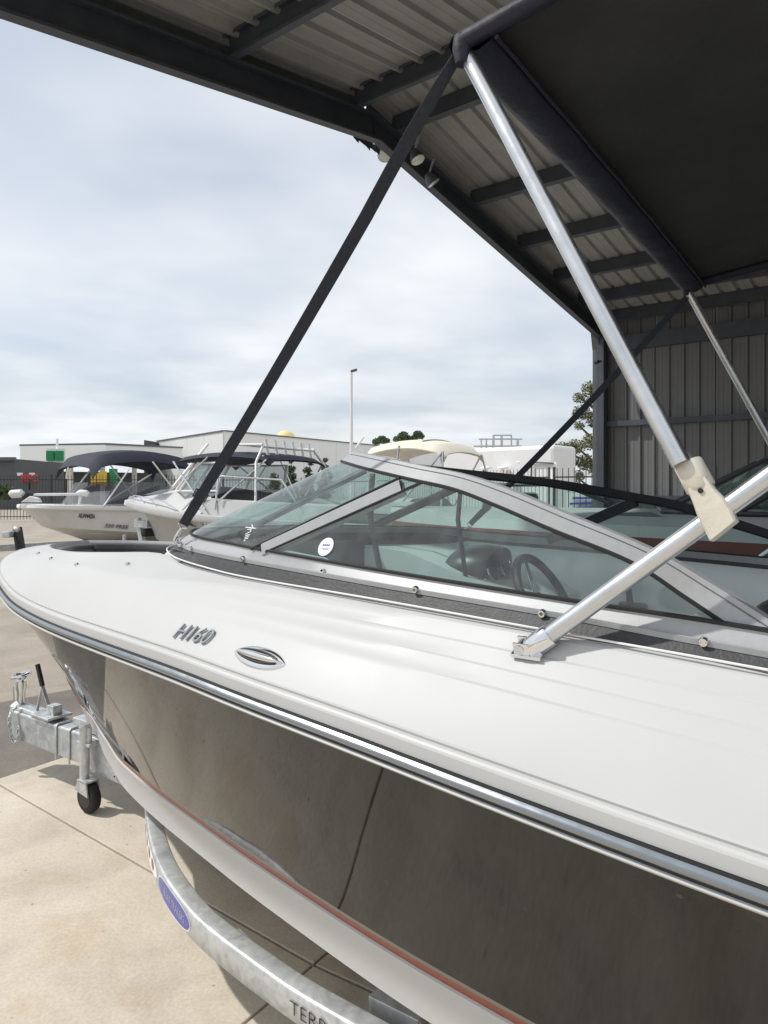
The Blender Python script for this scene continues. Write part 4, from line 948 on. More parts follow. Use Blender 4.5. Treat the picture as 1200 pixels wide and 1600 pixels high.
yk.prism([cyk + A3 * .045 - UPV * .01 + W3 * .026, cyk + A3 * .015 + UPV * .04 + W3 * .026, cyk - A3 * .045 + UPV * .035 + W3 * .026, cyk - A3 * .055 - UPV * .025 + W3 * .026], W3 * .006)
yk.box(cyk + UPV * .035 - A3 * .01, .07, .064, .008, A3, W3); yk.build('wheel_fork', 'galvanised', jk_o, smooth=False)
wc2 = T3(jx - .035, jd, 0); wc2.z = .066
def wheel_mb(c, axis, r, wd, n=28):
    axis = Vector(axis).normalized(); X = axis.cross(UPV).normalized(); m_ = MB(); rows = []
    prof = [(-wd * .5, r * .55), (-wd * .5, r * .86), (-wd * .38, r * .97), (0, r), (wd * .38, r * .97), (wd * .5, r * .86), (wd * .5, r * .55)]
    for k in range(n):
        th = 2 * math.pi * k / n; rd = X * math.cos(th) + UPV * math.sin(th); rows.append([c + axis * x + rd * y for x, y in prof])
    rows.append(rows[0]); m_.loft(rows); return m_
jw = wheel_mb(wc2, W3, .066, .045).build('jockey_wheel', 'tyre', jk_o, angle=50)
jh = MB(); jh.tube([wc2 - W3 * .024, wc2 + W3 * .024], .04, 16); jh.build('wheel_hub', 'plastic_black', jw)
# axle and road wheels
for sg in (-1, 1):
    wcn = T3(-.75, .98 * sg, 0); wcn.z = .29
    tw = wheel_mb(wcn, W3, .29, .17).build('road_wheel', 'tyre', trailer, angle=50)
    rm = MB(); rm.tube([wcn - W3 * .06, wcn - W3 * .05, wcn + W3 * .05, wcn + W3 * .06], [.10, .17, .17, .10], 24); rm.build('rim', 'galvanised', tw)
    sa = MB(); sa.box(T3(-.75, .83 * sg, -1.16), .10, .12, .10, A3, W3); sa.build('stub_axle', 'galvanised', trailer, smooth=False)
# bunk bracket inside the near beam
bk = MB(); c = T3(.86, -.62, -1.14); bk.box(c + UPV * .01, .13, .10, .008, A3, W3); bk.box(c - W3 * .045 - UPV * .03, .13, .008, .08, A3, W3); bk.box(c + W3 * .05 - UPV * .03, .05, .05, .10, A3, W3); bk.build('bunk_bracket', 'galvanised', trailer, smooth=False, bevel=.002)
bk = MB(); bk.tube([c + W3 * .09 - UPV * .02 - A3 * .02, c + W3 * .09 - UPV * .02 + A3 * .02], .022, 14); bk.tube([c + W3 * .12 - UPV * .03 - A3 * .02, c + W3 * .12 - UPV * .03 + A3 * .02], .018, 14); bk.build('keel_roller', 'rubber', trailer)
bkk = MB(); bkk.box(T3(-.3, -.50, -1.075), 1.6, .07, .05, A3, W3); bkk.build('bunk', 'tyre', trailer, smooth=False, bevel=.008)
# decals on the near beam
BEAM = bvh(beams[0])
def decal_on_beam(pxs, name, m, zc, hh, par=None, rnd=True, lift=.0012):
    """strip following the outer face between two plan stations, height profile rounded at the ends"""
    u0, u1 = pxs; mb = MB(); top = []; bot = []; n = 26
    for k in range(n + 1):
        s = k / n; u = u0 + (u1 - u0) * s
        j = min(range(len(bm_s)), key=lambda i: abs(bm_s[i][0] - u)); j0 = j if bm_s[j][0] >= u else j - 1; j0 = min(max(j0, 0), len(bm_s) - 2)
        q = (bm_s[j0][0] - u) / max(1e-6, bm_s[j0][0] - bm_s[j0 + 1][0]); d = bm_s[j0][1] + (bm_s[j0 + 1][1] - bm_s[j0][1]) * q
        tx, ty = bm_s[j0 + 1][0] - bm_s[j0][0], bm_s[j0 + 1][1] - bm_s[j0][1]; L = math.hypot(tx, ty); nx, ny = ty / L, -tx / L
        if ny > 0: nx, ny = -nx, -ny
        e = (1 - abs(2 * s - 1) ** 3.2) ** .5 if rnd else 1
        top.append(T3(u + nx * lift, d + ny * lift, zc + hh / 2 * e)); bot.append(T3(u + nx * lift, d + ny * lift, zc - hh / 2 * e))
    mb.loft([top, bot]); return mb.build(name, m, par or trailer, smooth=False), top, bot
decal_on_beam((1.785, 1.515), 'decal_border', 'decal_white', -1.180, .066, lift=.0010)
dc, tp_, bt_ = decal_on_beam((1.78, 1.52), 'blue_decal', 'blue', -1.180, .058, lift=.0020)
def text_on_beam(s, name, m, u0, u1, zc, size, par):
    o = text(name, s, m, par, (0, 0, 0), (1, 0, 0), (0, 1, 0), 1.0, .0004, bold=-.012)
    me = o.data; xs = [v.co.x for v in me.vertices]; ys = [v.co.y for v in me.vertices]; x0, x1, y0, y1 = min(xs), max(xs), min(ys), max(ys)
    for v in me.vertices:
        s_ = (v.co.x - x0) / (x1 - x0); u = u0 + (u1 - u0) * s_; z = zc + ((v.co.y - y0) / (y1 - y0) - .5) * size
        j = max(i for i in range(len(bm_s) - 1) if bm_s[i][0] >= u); q = (bm_s[j][0] - u) / (bm_s[j][0] - bm_s[j + 1][0]); d = bm_s[j][1] + (bm_s[j + 1][1] - bm_s[j][1]) * q
        tx, ty = bm_s[j + 1][0] - bm_s[j][0], bm_s[j + 1][1] - bm_s[j][1]; L = math.hypot(tx, ty); nx, ny = ty / L, -tx / L
        if ny > 0: nx, ny = -nx, -ny
        lf = .0028
        v.co = T3(u + nx * lf, d + ny * lf, z)
    return o
text_on_beam('BOAT TRAILERS', 'lettering', 'decal_white', 1.715, 1.555, -1.180, .021, dc)
text_on_beam('TERRACE', 'lettering', 'decal_black', 1.095, .885, -1.178, .031, trailer)
wd_, _, _ = decal_on_beam((2.13, 1.80), 'white_decal', 'decal_white', -1.180, .058, lift=.0010)
for k in range(4): decal_on_beam((2.10 - .07 * k, 2.06 - .07 * k), 'red_mark', 'stripe_red', -1.180, .03, wd_, lift=.002)

# ================================================================== BOATS IN THE YARD
def yard_boat(th, O, head, L, B, zs, zk, rake, hull_m, gun_m, sides=(1, -1), blunt=.62, chinef=.8, chs=.62, chz=.30):
    h = Vector((head[0], head[1], 0)).normalized(); s = Vector((h.y, -h.x, 0))
    def P(l, d, z): return Vector((O.x, O.y, 0)) - h * l + s * d + UPV * z
    sheer = pch([(0, zs[0]), (L * .35, zs[1]), (L, zs[2])])
    def b(l, st=0.0):
        q = min(max((l - st) / (L * .62 - st), 0), 1); return B / 2 * (1 - (1 - q) ** 2.1) ** blunt
    keel = pch([(rake, zk + .12), (rake * 1.5, zk + .03), (rake * 2.2, zk), (L, zk)])
    n = 36
    def lt(st, k): return st + (L - st) * (k / n) ** 1.8
    mh = MB()
    for sg in sides:
        rows = [[], [], [], [], [], []]
        for k in range(n + 1):
            l0 = lt(0, k); l1 = lt(rake * chs, k); l2 = lt(rake, k)
            g = P(l0, sg * b(l0), sheer(l0)); zc_ = zk + .30 + (sheer(0) - zk) * chz * max(0, 1 - (l1 - rake * chs) / (L * .4)); c_ = P(l1, sg * b(l1, rake * chs) * chinef, zc_); kk = P(l2, 0, keel(l2))
            out_ = s * sg * .0
            rows[0].append(g); rows[1].append(g.lerp(c_, .33) + s * sg * -.01); rows[2].append(g.lerp(c_, .66) + s * sg * -.01); rows[3].append(c_); rows[4].append(c_.lerp(kk, .5)); rows[5].append(kk)
        mh.loft(rows)
    ho = mh.build('hull', hull_m, th, angle=28)
    gm = MB()
    for sg in sides:
        rows = [[], [], [], [], []]
        for k in range(n + 1):
            l = lt(0, k); bb = b(l)
            for r_, (dd, dz) in enumerate(((.015, -.06), (.03, -.035), (.022, .02), (-.05, .03), (-.12, .02))):
                rows[r_].append(P(l - (dd if l < .3 else 0), sg * max(0, bb + dd), sheer(l) + dz))
        gm.loft(rows)
    gm.build('gunwale', gun_m, th, angle=40)
    return P, b, sheer, h, s, ho
def lettering_on(th, ho, s, m, px0, py0, px1, py1, size_px, name='registration_number', shear=0.0):
    T = bvh(ho); h0, h1, hm_ = hit(T, px0, py0), hit(T, px1, py1), hit(T, (px0 + px1) / 2, (py0 + py1) / 2)
    if not (h0 and h1 and hm_): print('NO HIT', s, h0, h1, hm_); return
    X = (h1[0] - h0[0]).normalized(); n = hm_[1]; Yd = n.cross(X)
    if Yd.z < 0: Yd = -Yd
    text(name, s, m, th, hm_[0] + n * .02, X, Yd, size_px * hm_[0].y / F * 1.35, .004, width=(h1[0] - h0[0]).length, shear=shear, bold=.012)
def poles(th, segs, r, m, name='pole'):
    for sgm in segs:
        x = MB(); x.tube([Vector(p) for p in sgm], r, 8); x.build(name, m, th)
def canopy_mesh(th, O, h, s, L, Wd, zt, m, crown=.10, n=12, name='canopy', drop=.08):
    mb = MB(); rows = []
    for i in range(n + 1):
        q = i / n; rows.append([O - h * (q * L) + s * ((j / n - .5) * Wd) + UPV * (zt + crown * (1 - (2 * q - 1) ** 2) + .5 * crown * (1 - (2 * j / n - 1) ** 2) - (drop if j in (0, n) else 0) - (drop if i in (0, n) else 0)) for j in range(n + 1)])
    mb.loft(rows); mb.loft([[p - UPV * .012 for p in r] for r in rows]); return mb.build(name, m, th, angle=60)

# --- white half-cabin boat with navy canopy
O = at(200, 783, 10.5); hd = (-.90, .44)
cab = thing('cabin_boat', 'white half-cabin boat with navy blue canopy and overhead rod rack, parked in the yard', 'boat', (O.x, O.y, 0))
zb = O.z
P, b, sheer, h, s, ho = yard_boat(cab, O, hd, 5.8, 2.3, (zb, zb - .15, zb - .26), zb - .66, .55, 'gelcoat', 'gelcoat', blunt=.8)
mb = MB(); rows = []
for l, hh in ((.10, .02), (.35, .06), (.6, .11), (.85, .17), (1.1, .24), (1.4, .29), (1.8, .31), (2.15, .29)):
    bb = b(l); rows.append([P(l, -bb + .07, sheer(l) + .01), P(l, -bb + .13, sheer(l) + .05), P(l, (-bb + .13) * .80, sheer(l) + hh * .75 + .02), P(l, (-bb + .13) * .55, sheer(l) + hh), P(l, 0, sheer(l) + hh + .04)] + [P(l, (bb - .13) * .55, sheer(l) + hh), P(l, (bb - .13) * .80, sheer(l) + hh * .75 + .02), P(l, bb - .13, sheer(l) + .05), P(l, bb - .07, sheer(l) + .01)])
mb.loft(rows); mb.build('cabin', 'gelcoat', cab, angle=30)
mb = MB(); sw_ = -1
l0, l1 = 1.15, 2.05
mb.add([P(.70, -b(.7) * .80, sheer(.7) + .15), P(1.2, -b(1.2) * .80, sheer(1.2) + .20), P(1.35, -b(1.35) * .68, sheer(1.35) + .295), P(1.05, -b(1.05) * .66, sheer(1.05) + .25)], [(0, 1, 2, 3)])
mb.build('cabin_window', 'vinyl_clear', cab, smooth=False)
mb = MB(); rows = []
for l in (.9, 1.2, 1.5, 1.8, 2.2, 3.2, 4.5, 5.75):
    bb = b(l); rows.append([P(l, -bb + .10, sheer(l) + .02), P(l, -bb + .13, sheer(l) - .5), P(l, bb - .13, sheer(l) - .5), P(l, bb - .1, sheer(l) + .02)])
mb.loft(rows[4:]); mb.build('cockpit', 'gelcoat_grey', cab, smooth=False)
mb = MB()
for l, sg in ((2.75, -1), (2.75, 1)):
    bb = b(l); rows = [[P(x, sg * (b(x) - .12), sheer(x) + .02), P(x + .02, sg * (b(x) - .16), sheer(x) + .20), P(x + .04, sg * (b(x) - .22), sheer(x) + .22), P(x + .04, sg * (b(x) - .3), sheer(x) + .05)] for x in (2.1, 2.6, 3.2, 4.2)]
    mb.loft(rows)
mb.build('side_coaming', 'gelcoat', cab, angle=40)
Q = lambda l, d, z: P(l - .85, d, z)
# windscreen
def wsp(l, d, z): return Q(l, d * .85, sheer(2.0) + z)
bot_w = [(3.1, -.86), (2.45, -.80), (2.12, -.45), (2.05, 0), (2.12, .45), (2.45, .80), (3.1, .86)]
top_w = [(3.2, -.80), (2.72, -.72), (2.45, -.42), (2.4, 0), (2.45, .42), (2.72, .72), (3.2, .80)]
for i in range(6):
    mb = MB(); mb.add([wsp(*bot_w[i], .30), wsp(*bot_w[i + 1], .30), wsp(*top_w[i + 1], .66), wsp(*top_w[i], .66)], [(0, 1, 2, 3)]); mb.build('windscreen_pane', 'glass_bg', cab, smooth=False)
poles(cab, [[wsp(*q, .66) for q in top_w], [wsp(*q, .30) for q in bot_w]], .014, 'white_paint', 'windscreen_frame')
poles(cab, [[wsp(*q, .29), wsp(*r_, .67)] for q, r_ in zip(bot_w, top_w)], .022, 'white_paint', 'windscreen_mullion')
mb = MB()
Oc = Q(2.3, 0, 0); canopy_mesh(cab, Oc, h, s, 1.55, 1.35, at(340, 714, 9.0).z - .02, 'navy', .07, name='canopy', drop=.05)
zt = at(340, 714, 9.0).z
for sg in (-1, 1):
    poles(cab, [[Q(2.33, .66 * sg, zt - .05), Q(3.1, .95 * sg, sheer(2.6) + .1)], [Q(3.1, .66 * sg, zt), Q(3.25, .95 * sg, sheer(2.6) + .1)], [Q(3.8, .66 * sg, zt - .05), Q(3.3, .95 * sg, sheer(2.6) + .2)], [Q(2.9, .66 * sg, zt), Q(2.65, .76 * sg, zt - .25)]], .012, 'stainless')
# targa with rod holders
zt2 = at(380, 690, 8.6).z
for sg in (-1, 1): poles(cab, [[Q(3.85, .95 * sg, sheer(3.5) + .05), Q(3.75, .8 * sg, zt2 - .25), Q(3.7, .6 * sg, zt2 - .06)], [Q(3.35, .6 * sg, zt2 - .02), Q(3.7, .6 * sg, zt2 - .03)]], .016, 'white_paint', 'rack_post')
poles(cab, [[Q(3.7, -.6, zt2 - .05), Q(3.7, .6, zt2 - .05)], [Q(3.7, -.6, zt2 - .17), Q(3.7, .6, zt2 - .17)], [Q(3.35, -.6, zt2 - .02), Q(3.35, .6, zt2 - .02)]], .013, 'white_paint', 'rack_bar')
for k in range(6): poles(cab, [[Q(3.72, -.5 + .2 * k, zt2 - .20), Q(3.67, -.5 + .2 * k, zt2 + .04)]], .020, 'white_paint', 'rod_holder')
rail_ = [P(x, -b(x) + .10 - .02, sheer(x) + .02 + hgt) for x, hgt in ((.12, .05), (.4, .10), (.8, .11), (1.35, .11), (1.7, .02))]
poles(cab, [rail_], .009, 'stainless', 'bow_rail')
for x in (.3, .65, 1.05): poles(cab, [[P(x, -b(x) + .08, sheer(x) + .11), P(x + .12, -b(x) + .06, sheer(x) + .01)]], .007, 'stainless', 'rail_stanchion')
hr = [P(1.8, -.85, sheer(1.8) + .05), P(2.35, -.92, sheer(2.3) + .46), P(2.5, -.94, sheer(2.5) + .50), P(3.4, -1.0, sheer(3.4) + .48), P(3.7, -1.0, sheer(3.7) + .1)]
poles(cab, [hr], .012, 'stainless', 'grab_rail')
lettering_on(cab, ho, 'AL     N', 'decal_black', 293, 817, 328, 821, 10)
mb = MB(); mb.box(P(5.9, 0, sheer(5.8) + .15), .35, .38, .5, h, s); mb.box(P(5.95, 0, sheer(5.8) - .35), .2, .14, .8, h, s); mb.build('outboard_motor', 'plastic_black', cab, bevel=.05)
for nm, src, zt_ in (('a', cab, 0),):
    tr2 = thing('boat_trailer', 'galvanised trailer under the white half-cabin boat', 'trailer', (O.x, O.y, 0))
    for sg in (-1, 1):
        m_ = MB(); m_.bar(P(1.6, .12 * sg, .42), P(2.6, .75 * sg, .42), .05, .10); m_.bar(P(2.6, .75 * sg, .42), P(5.9, .8 * sg, .42), .05, .10); m_.build('side_beam', 'galvanised', tr2, smooth=False)
        wv_ = P(4.3, 1.05 * sg, .30); wl_ = wheel_mb(wv_, s, .30, .18).build('road_wheel', 'tyre', tr2, angle=50)
        m_ = MB(); m_.tube([wv_ - s * .08, wv_ + s * .08], .16, 16); m_.build('rim', 'galvanised', wl_)
    m_ = MB(); m_.bar(P(-.6, 0, .42), P(2.4, 0, .42), .08, .10); m_.build('drawbar', 'galvanised', tr2, smooth=False)
    m_ = MB(); m_.bar(P(.35, 0, .42), P(.20, 0, zb - .25), .07, .07, h); m_.box(P(.32, 0, zb - .33), .25, .14, .10, h, s); m_.build('winch_post', 'galvanised', tr2, smooth=False)
    m_ = MB(); m_.box(P(.42, 0, zb - .45), .10, .24, .12, h, s); m_.build('winch', 'tyre', tr2, bevel=.02)
    m_ = MB(); m_.tube([P(-.2, .12, .75), P(-.2, .12, .15)], .025, 10); jo = m_.build('jockey_stand', 'galvanised', tr2); wheel_mb(P(-.2, .12, .09), s, .09, .06).build('jockey_wheel', 'tyre', jo)

# --- aluminium boat with navy canopy
O = at(34, 790, 13.0); hd = (-.72, -.69)
alu = thing('aluminium_boat', 'grey pressed-aluminium runabout with dark navy canopy and electric bow motor', 'boat', (O.x, O.y, 0)); zb = O.z
P, b, sheer, h, s, ho = yard_boat(alu, O, hd, 5.6, 2.4, (zb, zb - .05, zb - .10), .24, 1.35, 'alloy', 'white_paint', blunt=.36, chinef=.95, chs=.30, chz=.22)
for k in (1, 2, 3):
    rb = MB()
    for sg in (-1, 1):
        rb.tube([P(.25 + (5.2) * (i / 20) ** 1.5 + .5 * k * .5, sg * (b(.25 + 5.2 * (i / 20) ** 1.5) * (1 - .045 * k) + .005), sheer(1) - .17 * k) for i in range(21)], .008, 6)
    rb.build('hull_rib', 'alloy', alu)
mb = MB(); mb.loft([[P(x, -b(x) + .08, sheer(x) - .02) for x in (.15, .5, .9, 1.3, 1.7)], [P(x, 0, sheer(x) + .01) for x in (.15, .5, .9, 1.3, 1.7)], [P(x, b(x) - .08, sheer(x) - .02) for x in (.15, .5, .9, 1.3, 1.7)]]); mb.build('foredeck', 'alloy', alu)
Yc = 14.4
def q(px, py, Y=Yc): return at(px, py, Y)
cz = q(130, 716).z; Oc = P(.95, .1, 0)
canopy_mesh(alu, Oc, h, s, 2.1, 1.9, q(130, 722).z, 'navy', .16, drop=.18)
mb = MB(); mb.add([P(1.10, -1.0, sheer(1.5) + .05), P(2.45, -1.08, sheer(2) + .05), P(2.30, -1.02, sheer(2) + .48), P(1.35, -.92, sheer(1.5) + .48)], [(0, 1, 2, 3)]); mb.build('side_screen', 'vinyl_clear', alu, smooth=False)
mb = MB(); mb.add([P(1.10, -1.0, sheer(1.5) + .05), P(1.05, 1.0, sheer(1.5) + .05), P(1.30, .92, sheer(1.5) + .48), P(1.35, -.92, sheer(1.5) + .48)], [(0, 1, 2, 3)]); mb.build('front_screen', 'vinyl_clear', alu, smooth=False)
for sg in (-1, 1):
    poles(alu, [[P(1.10, 1.0 * sg, sheer(1.5) + .03), P(1.60, .95 * sg, cz - .25)], [P(2.75, 1.05 * sg, sheer(3)), P(2.05, 1.0 * sg, cz - .1)], [P(1.85, 1.02 * sg, sheer(3)), P(3.05, 1.0 * sg, cz - .25)]], .016, 'white_paint')
poles(alu, [[P(2.15, -1.12, sheer(3) + .1), P(3.15, -1.16, q(212, 703, 16.5).z)]], .03, 'white_paint', 'aerial_arm')
poles(alu, [[q(104, 748), q(104, 735), q(107, 728), q(112, 725.5), q(119, 725)]], .018, 'stainless', 'grab_hook')
lettering_on(alu, ho, 'ALW442N', 'decal_black', 123, 805.5, 148, 807, 8); lettering_on(alu, ho, '550 FREE', 'decal_grey', 163, 821, 200, 824, 6, 'model_lettering', .2)
mb = MB(); mb.tube([P(1.55, -1.08, sheer(1) + .1), P(1.6, -1.09, sheer(1) + .18)], .05, 10); mb.build('bow_cleat', 'white_paint', alu)
tm = thing('trolling_motor', 'white electric trolling motor folded down on the bow of the aluminium boat', 'motor', q(50, 786, 12.9))
m_ = MB(); m_.tube([q(16, 773, 12.9), q(18, 772, 12.9), q(33, 771, 12.9), q(36, 773, 12.9)], [.05, .075, .075, .05], 12); m_.build('motor_pod', 'white_paint', tm)
m_ = MB(); m_.tube([q(52, 773, 12.9), q(128, 772, 13.2)], .025, 10); m_.build('shaft', 'white_paint', tm)
m_ = MB(); m_.tube([q(121, 771, 13.2), q(125, 770, 13.2), q(136, 771, 13.2), q(139, 773, 13.2)], [.04, .06, .06, .04], 12); m_.tube([q(126, 775, 13.2), q(124, 789, 13.2)], .03, 8); m_.build('head', 'white_paint', tm)
m_ = MB(); m_.prism([q(32, 785, 12.8), q(62, 785, 12.8), q(58, 778, 12.8), q(46, 775, 12.8), q(40, 779, 12.8)], (0, .12, 0)); m_.build('mount', 'white_paint', tm, smooth=False, bevel=.015)
m_ = MB(); m_.tube([q(38, 779, 12.9), q(45, 770, 12.9), q(52, 773, 12.9)], .05, 8); m_.build('hinge', 'plastic_black', tm)
tr3 = thing('boat_trailer', 'trailer with dark winch post under the aluminium boat', 'trailer', (O.x, O.y, 0))
m_ = MB(); m_.bar(P(-1.4, 0, .38), P(3, 0, .38), .09, .12); m_.build('drawbar', 'galvanised', tr3, smooth=False)
m_ = MB(); m_.bar(q(36, 882, 12.2), q(27, 826, 12.6), .14, .10); m_.build('winch_post', 'tyre', tr3, smooth=False)
m_ = MB(); m_.box(q(13, 835, 12.4), .14, .2, .11); m_.tube([q(30, 828, 12.4), q(22, 826, 12.4)], .05, 8); m_.build('winch', 'galvanised', tr3, bevel=.02)
for sg in (-1, 1):
    m_ = MB(); m_.bar(P(1.0, .1 * sg, .38), P(2.2, .9 * sg, .38), .05, .1); m_.bar(P(2.2, .9 * sg, .38), P(5.5, .95 * sg, .38), .05, .1); m_.build('side_beam', 'galvanised', tr3, smooth=False)
    wv_ = P(3.9, 1.12 * sg, .30); wheel_mb(wv_, s, .30, .18).build('road_wheel', 'tyre', tr3, angle=50)
m_ = MB(); m_.bar(q(-30, 886, 11.5), q(34, 886, 11.5), .10, .12); m_.build('cross_step', 'galvanised', tr3, smooth=False)

# --- boat with cream canopy
O = at(520, 790, 13.5); hd = (-.80, .60)
crm = thing('cream_canopy_boat', 'white open boat under a cream canvas canopy, beyond the bowrider windscreen', 'boat', (O.x, O.y, 0)); zb = O.z
P, b, sheer, h, s, ho = yard_boat(crm, O, hd, 5.2, 2.2, (zb, zb - .06, zb - .14), zb - .75, .6, 'gelcoat', 'gelcoat')
mb = MB(); rows = [[P(x, -b(x) + .1, sheer(x)), P(x, -b(x) * .5, sheer(x) + hh), P(x, 0, sheer(x) + hh * 1.1), P(x, b(x) * .5, sheer(x) + hh), P(x, b(x) - .1, sheer(x))] for x, hh in ((.15, .02), (.8, .12), (1.6, .2), (2.2, .22))]
mb.loft(rows); mb.build('foredeck', 'gelcoat', crm)
zt = at(650, 700, 12.4).z
canopy_mesh(crm, P(1.2, 0, 0), h, s, 1.7, 1.3, zt - .08, 'cream', .14, drop=.10)
for sg in (-1, 1): poles(crm, [[P(1.25, .63 * sg, zt - .12), P(2.0, .9 * sg, sheer(2))], [P(2.85, .63 * sg, zt - .12), P(2.1, .9 * sg, sheer(2))], [P(2.86, .63 * sg, zt - .12), P(3.0, .9 * sg, sheer(3))], [P(2.0, .63 * sg, zt), P(2.05, .9 * sg, sheer(2))]], .018, 'stainless')
for k in range(2):
    mb = MB(); mb.tube([P(1.6 + .8 * k, -.65 + 1.3 * j / 10, zt - .08 + .14 * (1 - (2 * (.4 + .8 * k) / 1.7 - 1) ** 2) + .07 * (1 - (2 * j / 10 - 1) ** 2) + .006) for j in range(1, 10)], .012, 6); mb.build('canopy_batten', 'stripe_grey', crm)
poles(crm, [[at(556, 700, 12.9), at(568, 683, 12.9)]], .022, 'white_paint', 'aerial')
for sg in (-1, 1):
    m_ = MB(); m_.bar(P(1.0, .3 * sg, .4), P(5.2, .8 * sg, .4), .05, .1); m_.build('trailer_beam', 'galvanised', crm, smooth=False)
    wheel_mb(P(3.8, 1.05 * sg, .3), s, .3, .18).build('trailer_wheel', 'tyre', crm, angle=50)

# --- red striped runabout alongside, inside the shed
Pn = lambda u, v, z: G3(u, v, HC + z)
redb = thing('red_striped_boat', 'white and charcoal runabout with a dark red stripe, parked alongside inside the shed', 'boat', G3(0, 4.6, 0))
zrs = pch([(-2.6, -.26), (.5, -.215), (3.1, -.20)])
def rb_(l): 
    q_ = min(max((3.1 - l) / 3.4, 0), 1); return 1.08 * (1 - (1 - q_) ** 2.1) ** .62
RU = [3.1 - 5.7 * (k / 40) ** 1.8 for k in range(41)]
def rband(z0, z1, k0, k1, m, name, par=redb):
    mb = MB()
    for sg in (-1, 1):
        mb.loft([[Pn(u - (0 if u < 2.9 else k * .2), 4.62 + sg * rb_(u) * (1 - k), zrs(u) + z) for u in RU] for z, k in ((z0, k0), ((z0 + z1) / 2, (k0 + k1) / 2), (z1, k1))])
    return mb.build(name, m, par, angle=60)
rband(-.16, -.85, .0, .22, 'vinyl_grey', 'hull'); rband(-.025, -.16, -.004, -.004, 'stripe_red', 'red_stripe'); rband(.03, -.025, .03, -.004, 'gelcoat', 'topside'); rband(-.85, -1.05, .22, .9, 'gelcoat', 'bottom')
mb = MB()
for sg in (-1, 1): mb.loft([[Pn(u, 4.62 + sg * rb_(u) * .97, zrs(u) + .03) for u in RU], [Pn(u, 4.62 + sg * rb_(u) * .8, zrs(u) + .07) for u in RU], [Pn(u, 4.62 + sg * rb_(u) * .7, zrs(u) + (.05 if u > 1.2 else -.02)) for u in RU], [Pn(u, 4.62, zrs(u) + (.06 if u > 1.2 else -.3)) for u in RU]])
mb.build('deck', 'gelcoat', redb, angle=40)
wb_ = [(-.2, -.80), (.55, -.76), (.95, -.55), (1.1, 0), (.95, .55), (.55, .76), (-.2, .80)]; wt_ = [(-.35, -.72), (.15, -.66), (.45, -.48), (.55, 0), (.45, .48), (.15, .66), (-.35, .72)]
for i in range(6):
    mb = MB(); mb.add([Pn(wb_[i][0], 4.62 + wb_[i][1], -.12), Pn(wb_[i + 1][0], 4.62 + wb_[i + 1][1], -.12), Pn(wt_[i + 1][0], 4.62 + wt_[i + 1][1], .16), Pn(wt_[i][0], 4.62 + wt_[i][1], .16)], [(0, 1, 2, 3)]); mb.build('windscreen_pane', 'glass_far', redb, smooth=False)
poles(redb, [[Pn(x, 4.62 + y, .16) for x, y in wt_], [Pn(x, 4.62 + y, -.12) for x, y in wb_]], .014, 'black_metal', 'windscreen_frame'); poles(redb, [[Pn(x, 4.62 + y, -.12), Pn(x2, 4.62 + y2, .16)] for (x, y), (x2, y2) in zip(wb_, wt_)], .013, 'black_metal', 'windscreen_mullion')
poles(redb, [[Pn(1.2, 3.98, -.08), Pn(1.5, 4.0, .03), Pn(2.3, 4.2, .03), Pn(2.6, 4.35, -.06)]], .012, 'black_metal', 'grab_rail')
mb = MB(); mb.tube([Pn(-.1, 4.15, -.1), Pn(-.1, 4.15, .08)], .018, 8); mb.sphere(Pn(-.1, 4.15, .12), .07); mb.build('mooring_float', 'white_paint', redb)
for sg in (-1, 1):
    m_ = MB(); m_.bar(Pn(2.4, 4.62 + .2 * sg, -1.05), Pn(-2.4, 4.62 + .75 * sg, -1.05), .05, .1); m_.build('trailer_beam', 'galvanised', redb, smooth=False); wheel_mb(G3(-.8, 4.62 + 1.0 * sg, .29), W3, .29, .17).build('trailer_wheel', 'tyre', redb, angle=50)

# ================================================================== BUILDINGS
def wall_panels(th, A, B, z0, z1, n, m, t=.25, gap=.06, name='wall_panel'):
    D = (B - A); L = D.length; D.normalize(); S = Vector((D.y, -D.x, 0)); w = L / n; me = None
    for i in range(n):
        if me is None:
            x = MB(); x.box((w / 2, 0, (z1 - z0) / 2), w - gap, t, z1 - z0); me = x.mesh(name, m, False)
        place(name, me, th, A + D * (i * w) + Vector((0, 0, z0)), (0, 0, math.atan2(D.y, D.x)))
Cc = Vector((-16.9, 75, 0)); Lc = Vector((-29.0, 91, 0)); Rc = Vector((15.0, 125, 0)); HT = 7.6
wh = thing('warehouse', 'long pale tilt-panel warehouse behind the boat yard', 'building', Cc)
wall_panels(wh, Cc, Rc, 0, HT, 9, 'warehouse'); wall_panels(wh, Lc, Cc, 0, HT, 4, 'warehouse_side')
x = MB(); x.prism([Cc + Vector((.3, .8, 0)), Rc + Vector((-.4, .3, 0)), Rc + (Lc - Cc) * .99, Lc + Vector((.5, .3, 0))], (0, 0, HT - .4)); x.build('core', 'warehouse', wh, smooth=False)
x = MB()
for A, B in ((Cc, Rc), (Lc, Cc)): x.bar(A + UPV * (HT + .05), B + UPV * (HT + .05), .5, .12)
x.build('parapet_cap', 'trim_steel', wh, smooth=False)
p = at(275, 701, 85); x = MB(); x.box(p + Vector((0, -.6, 0)), 1.0, .5, .35, (-.6, .8, 0), (.8, .6, 0)); x.build('wall_lamp', 'pale_yellow', wh, smooth=False)
dk_ = thing('dark_annex', 'charcoal-clad box at the left end of the pale warehouse', 'building', at(235, 780, 90))
A = at(225, 765, 86); B = at(246, 765, 90); x = MB(); x.prism([Vector((A.x, A.y, 0)), Vector((B.x, B.y, 0)), Vector((B.x, B.y + 6, 0)), Vector((A.x, A.y + 8, 0))], (0, 0, HT - .15)); x.build('wall', 'dark_clad', dk_, smooth=False)
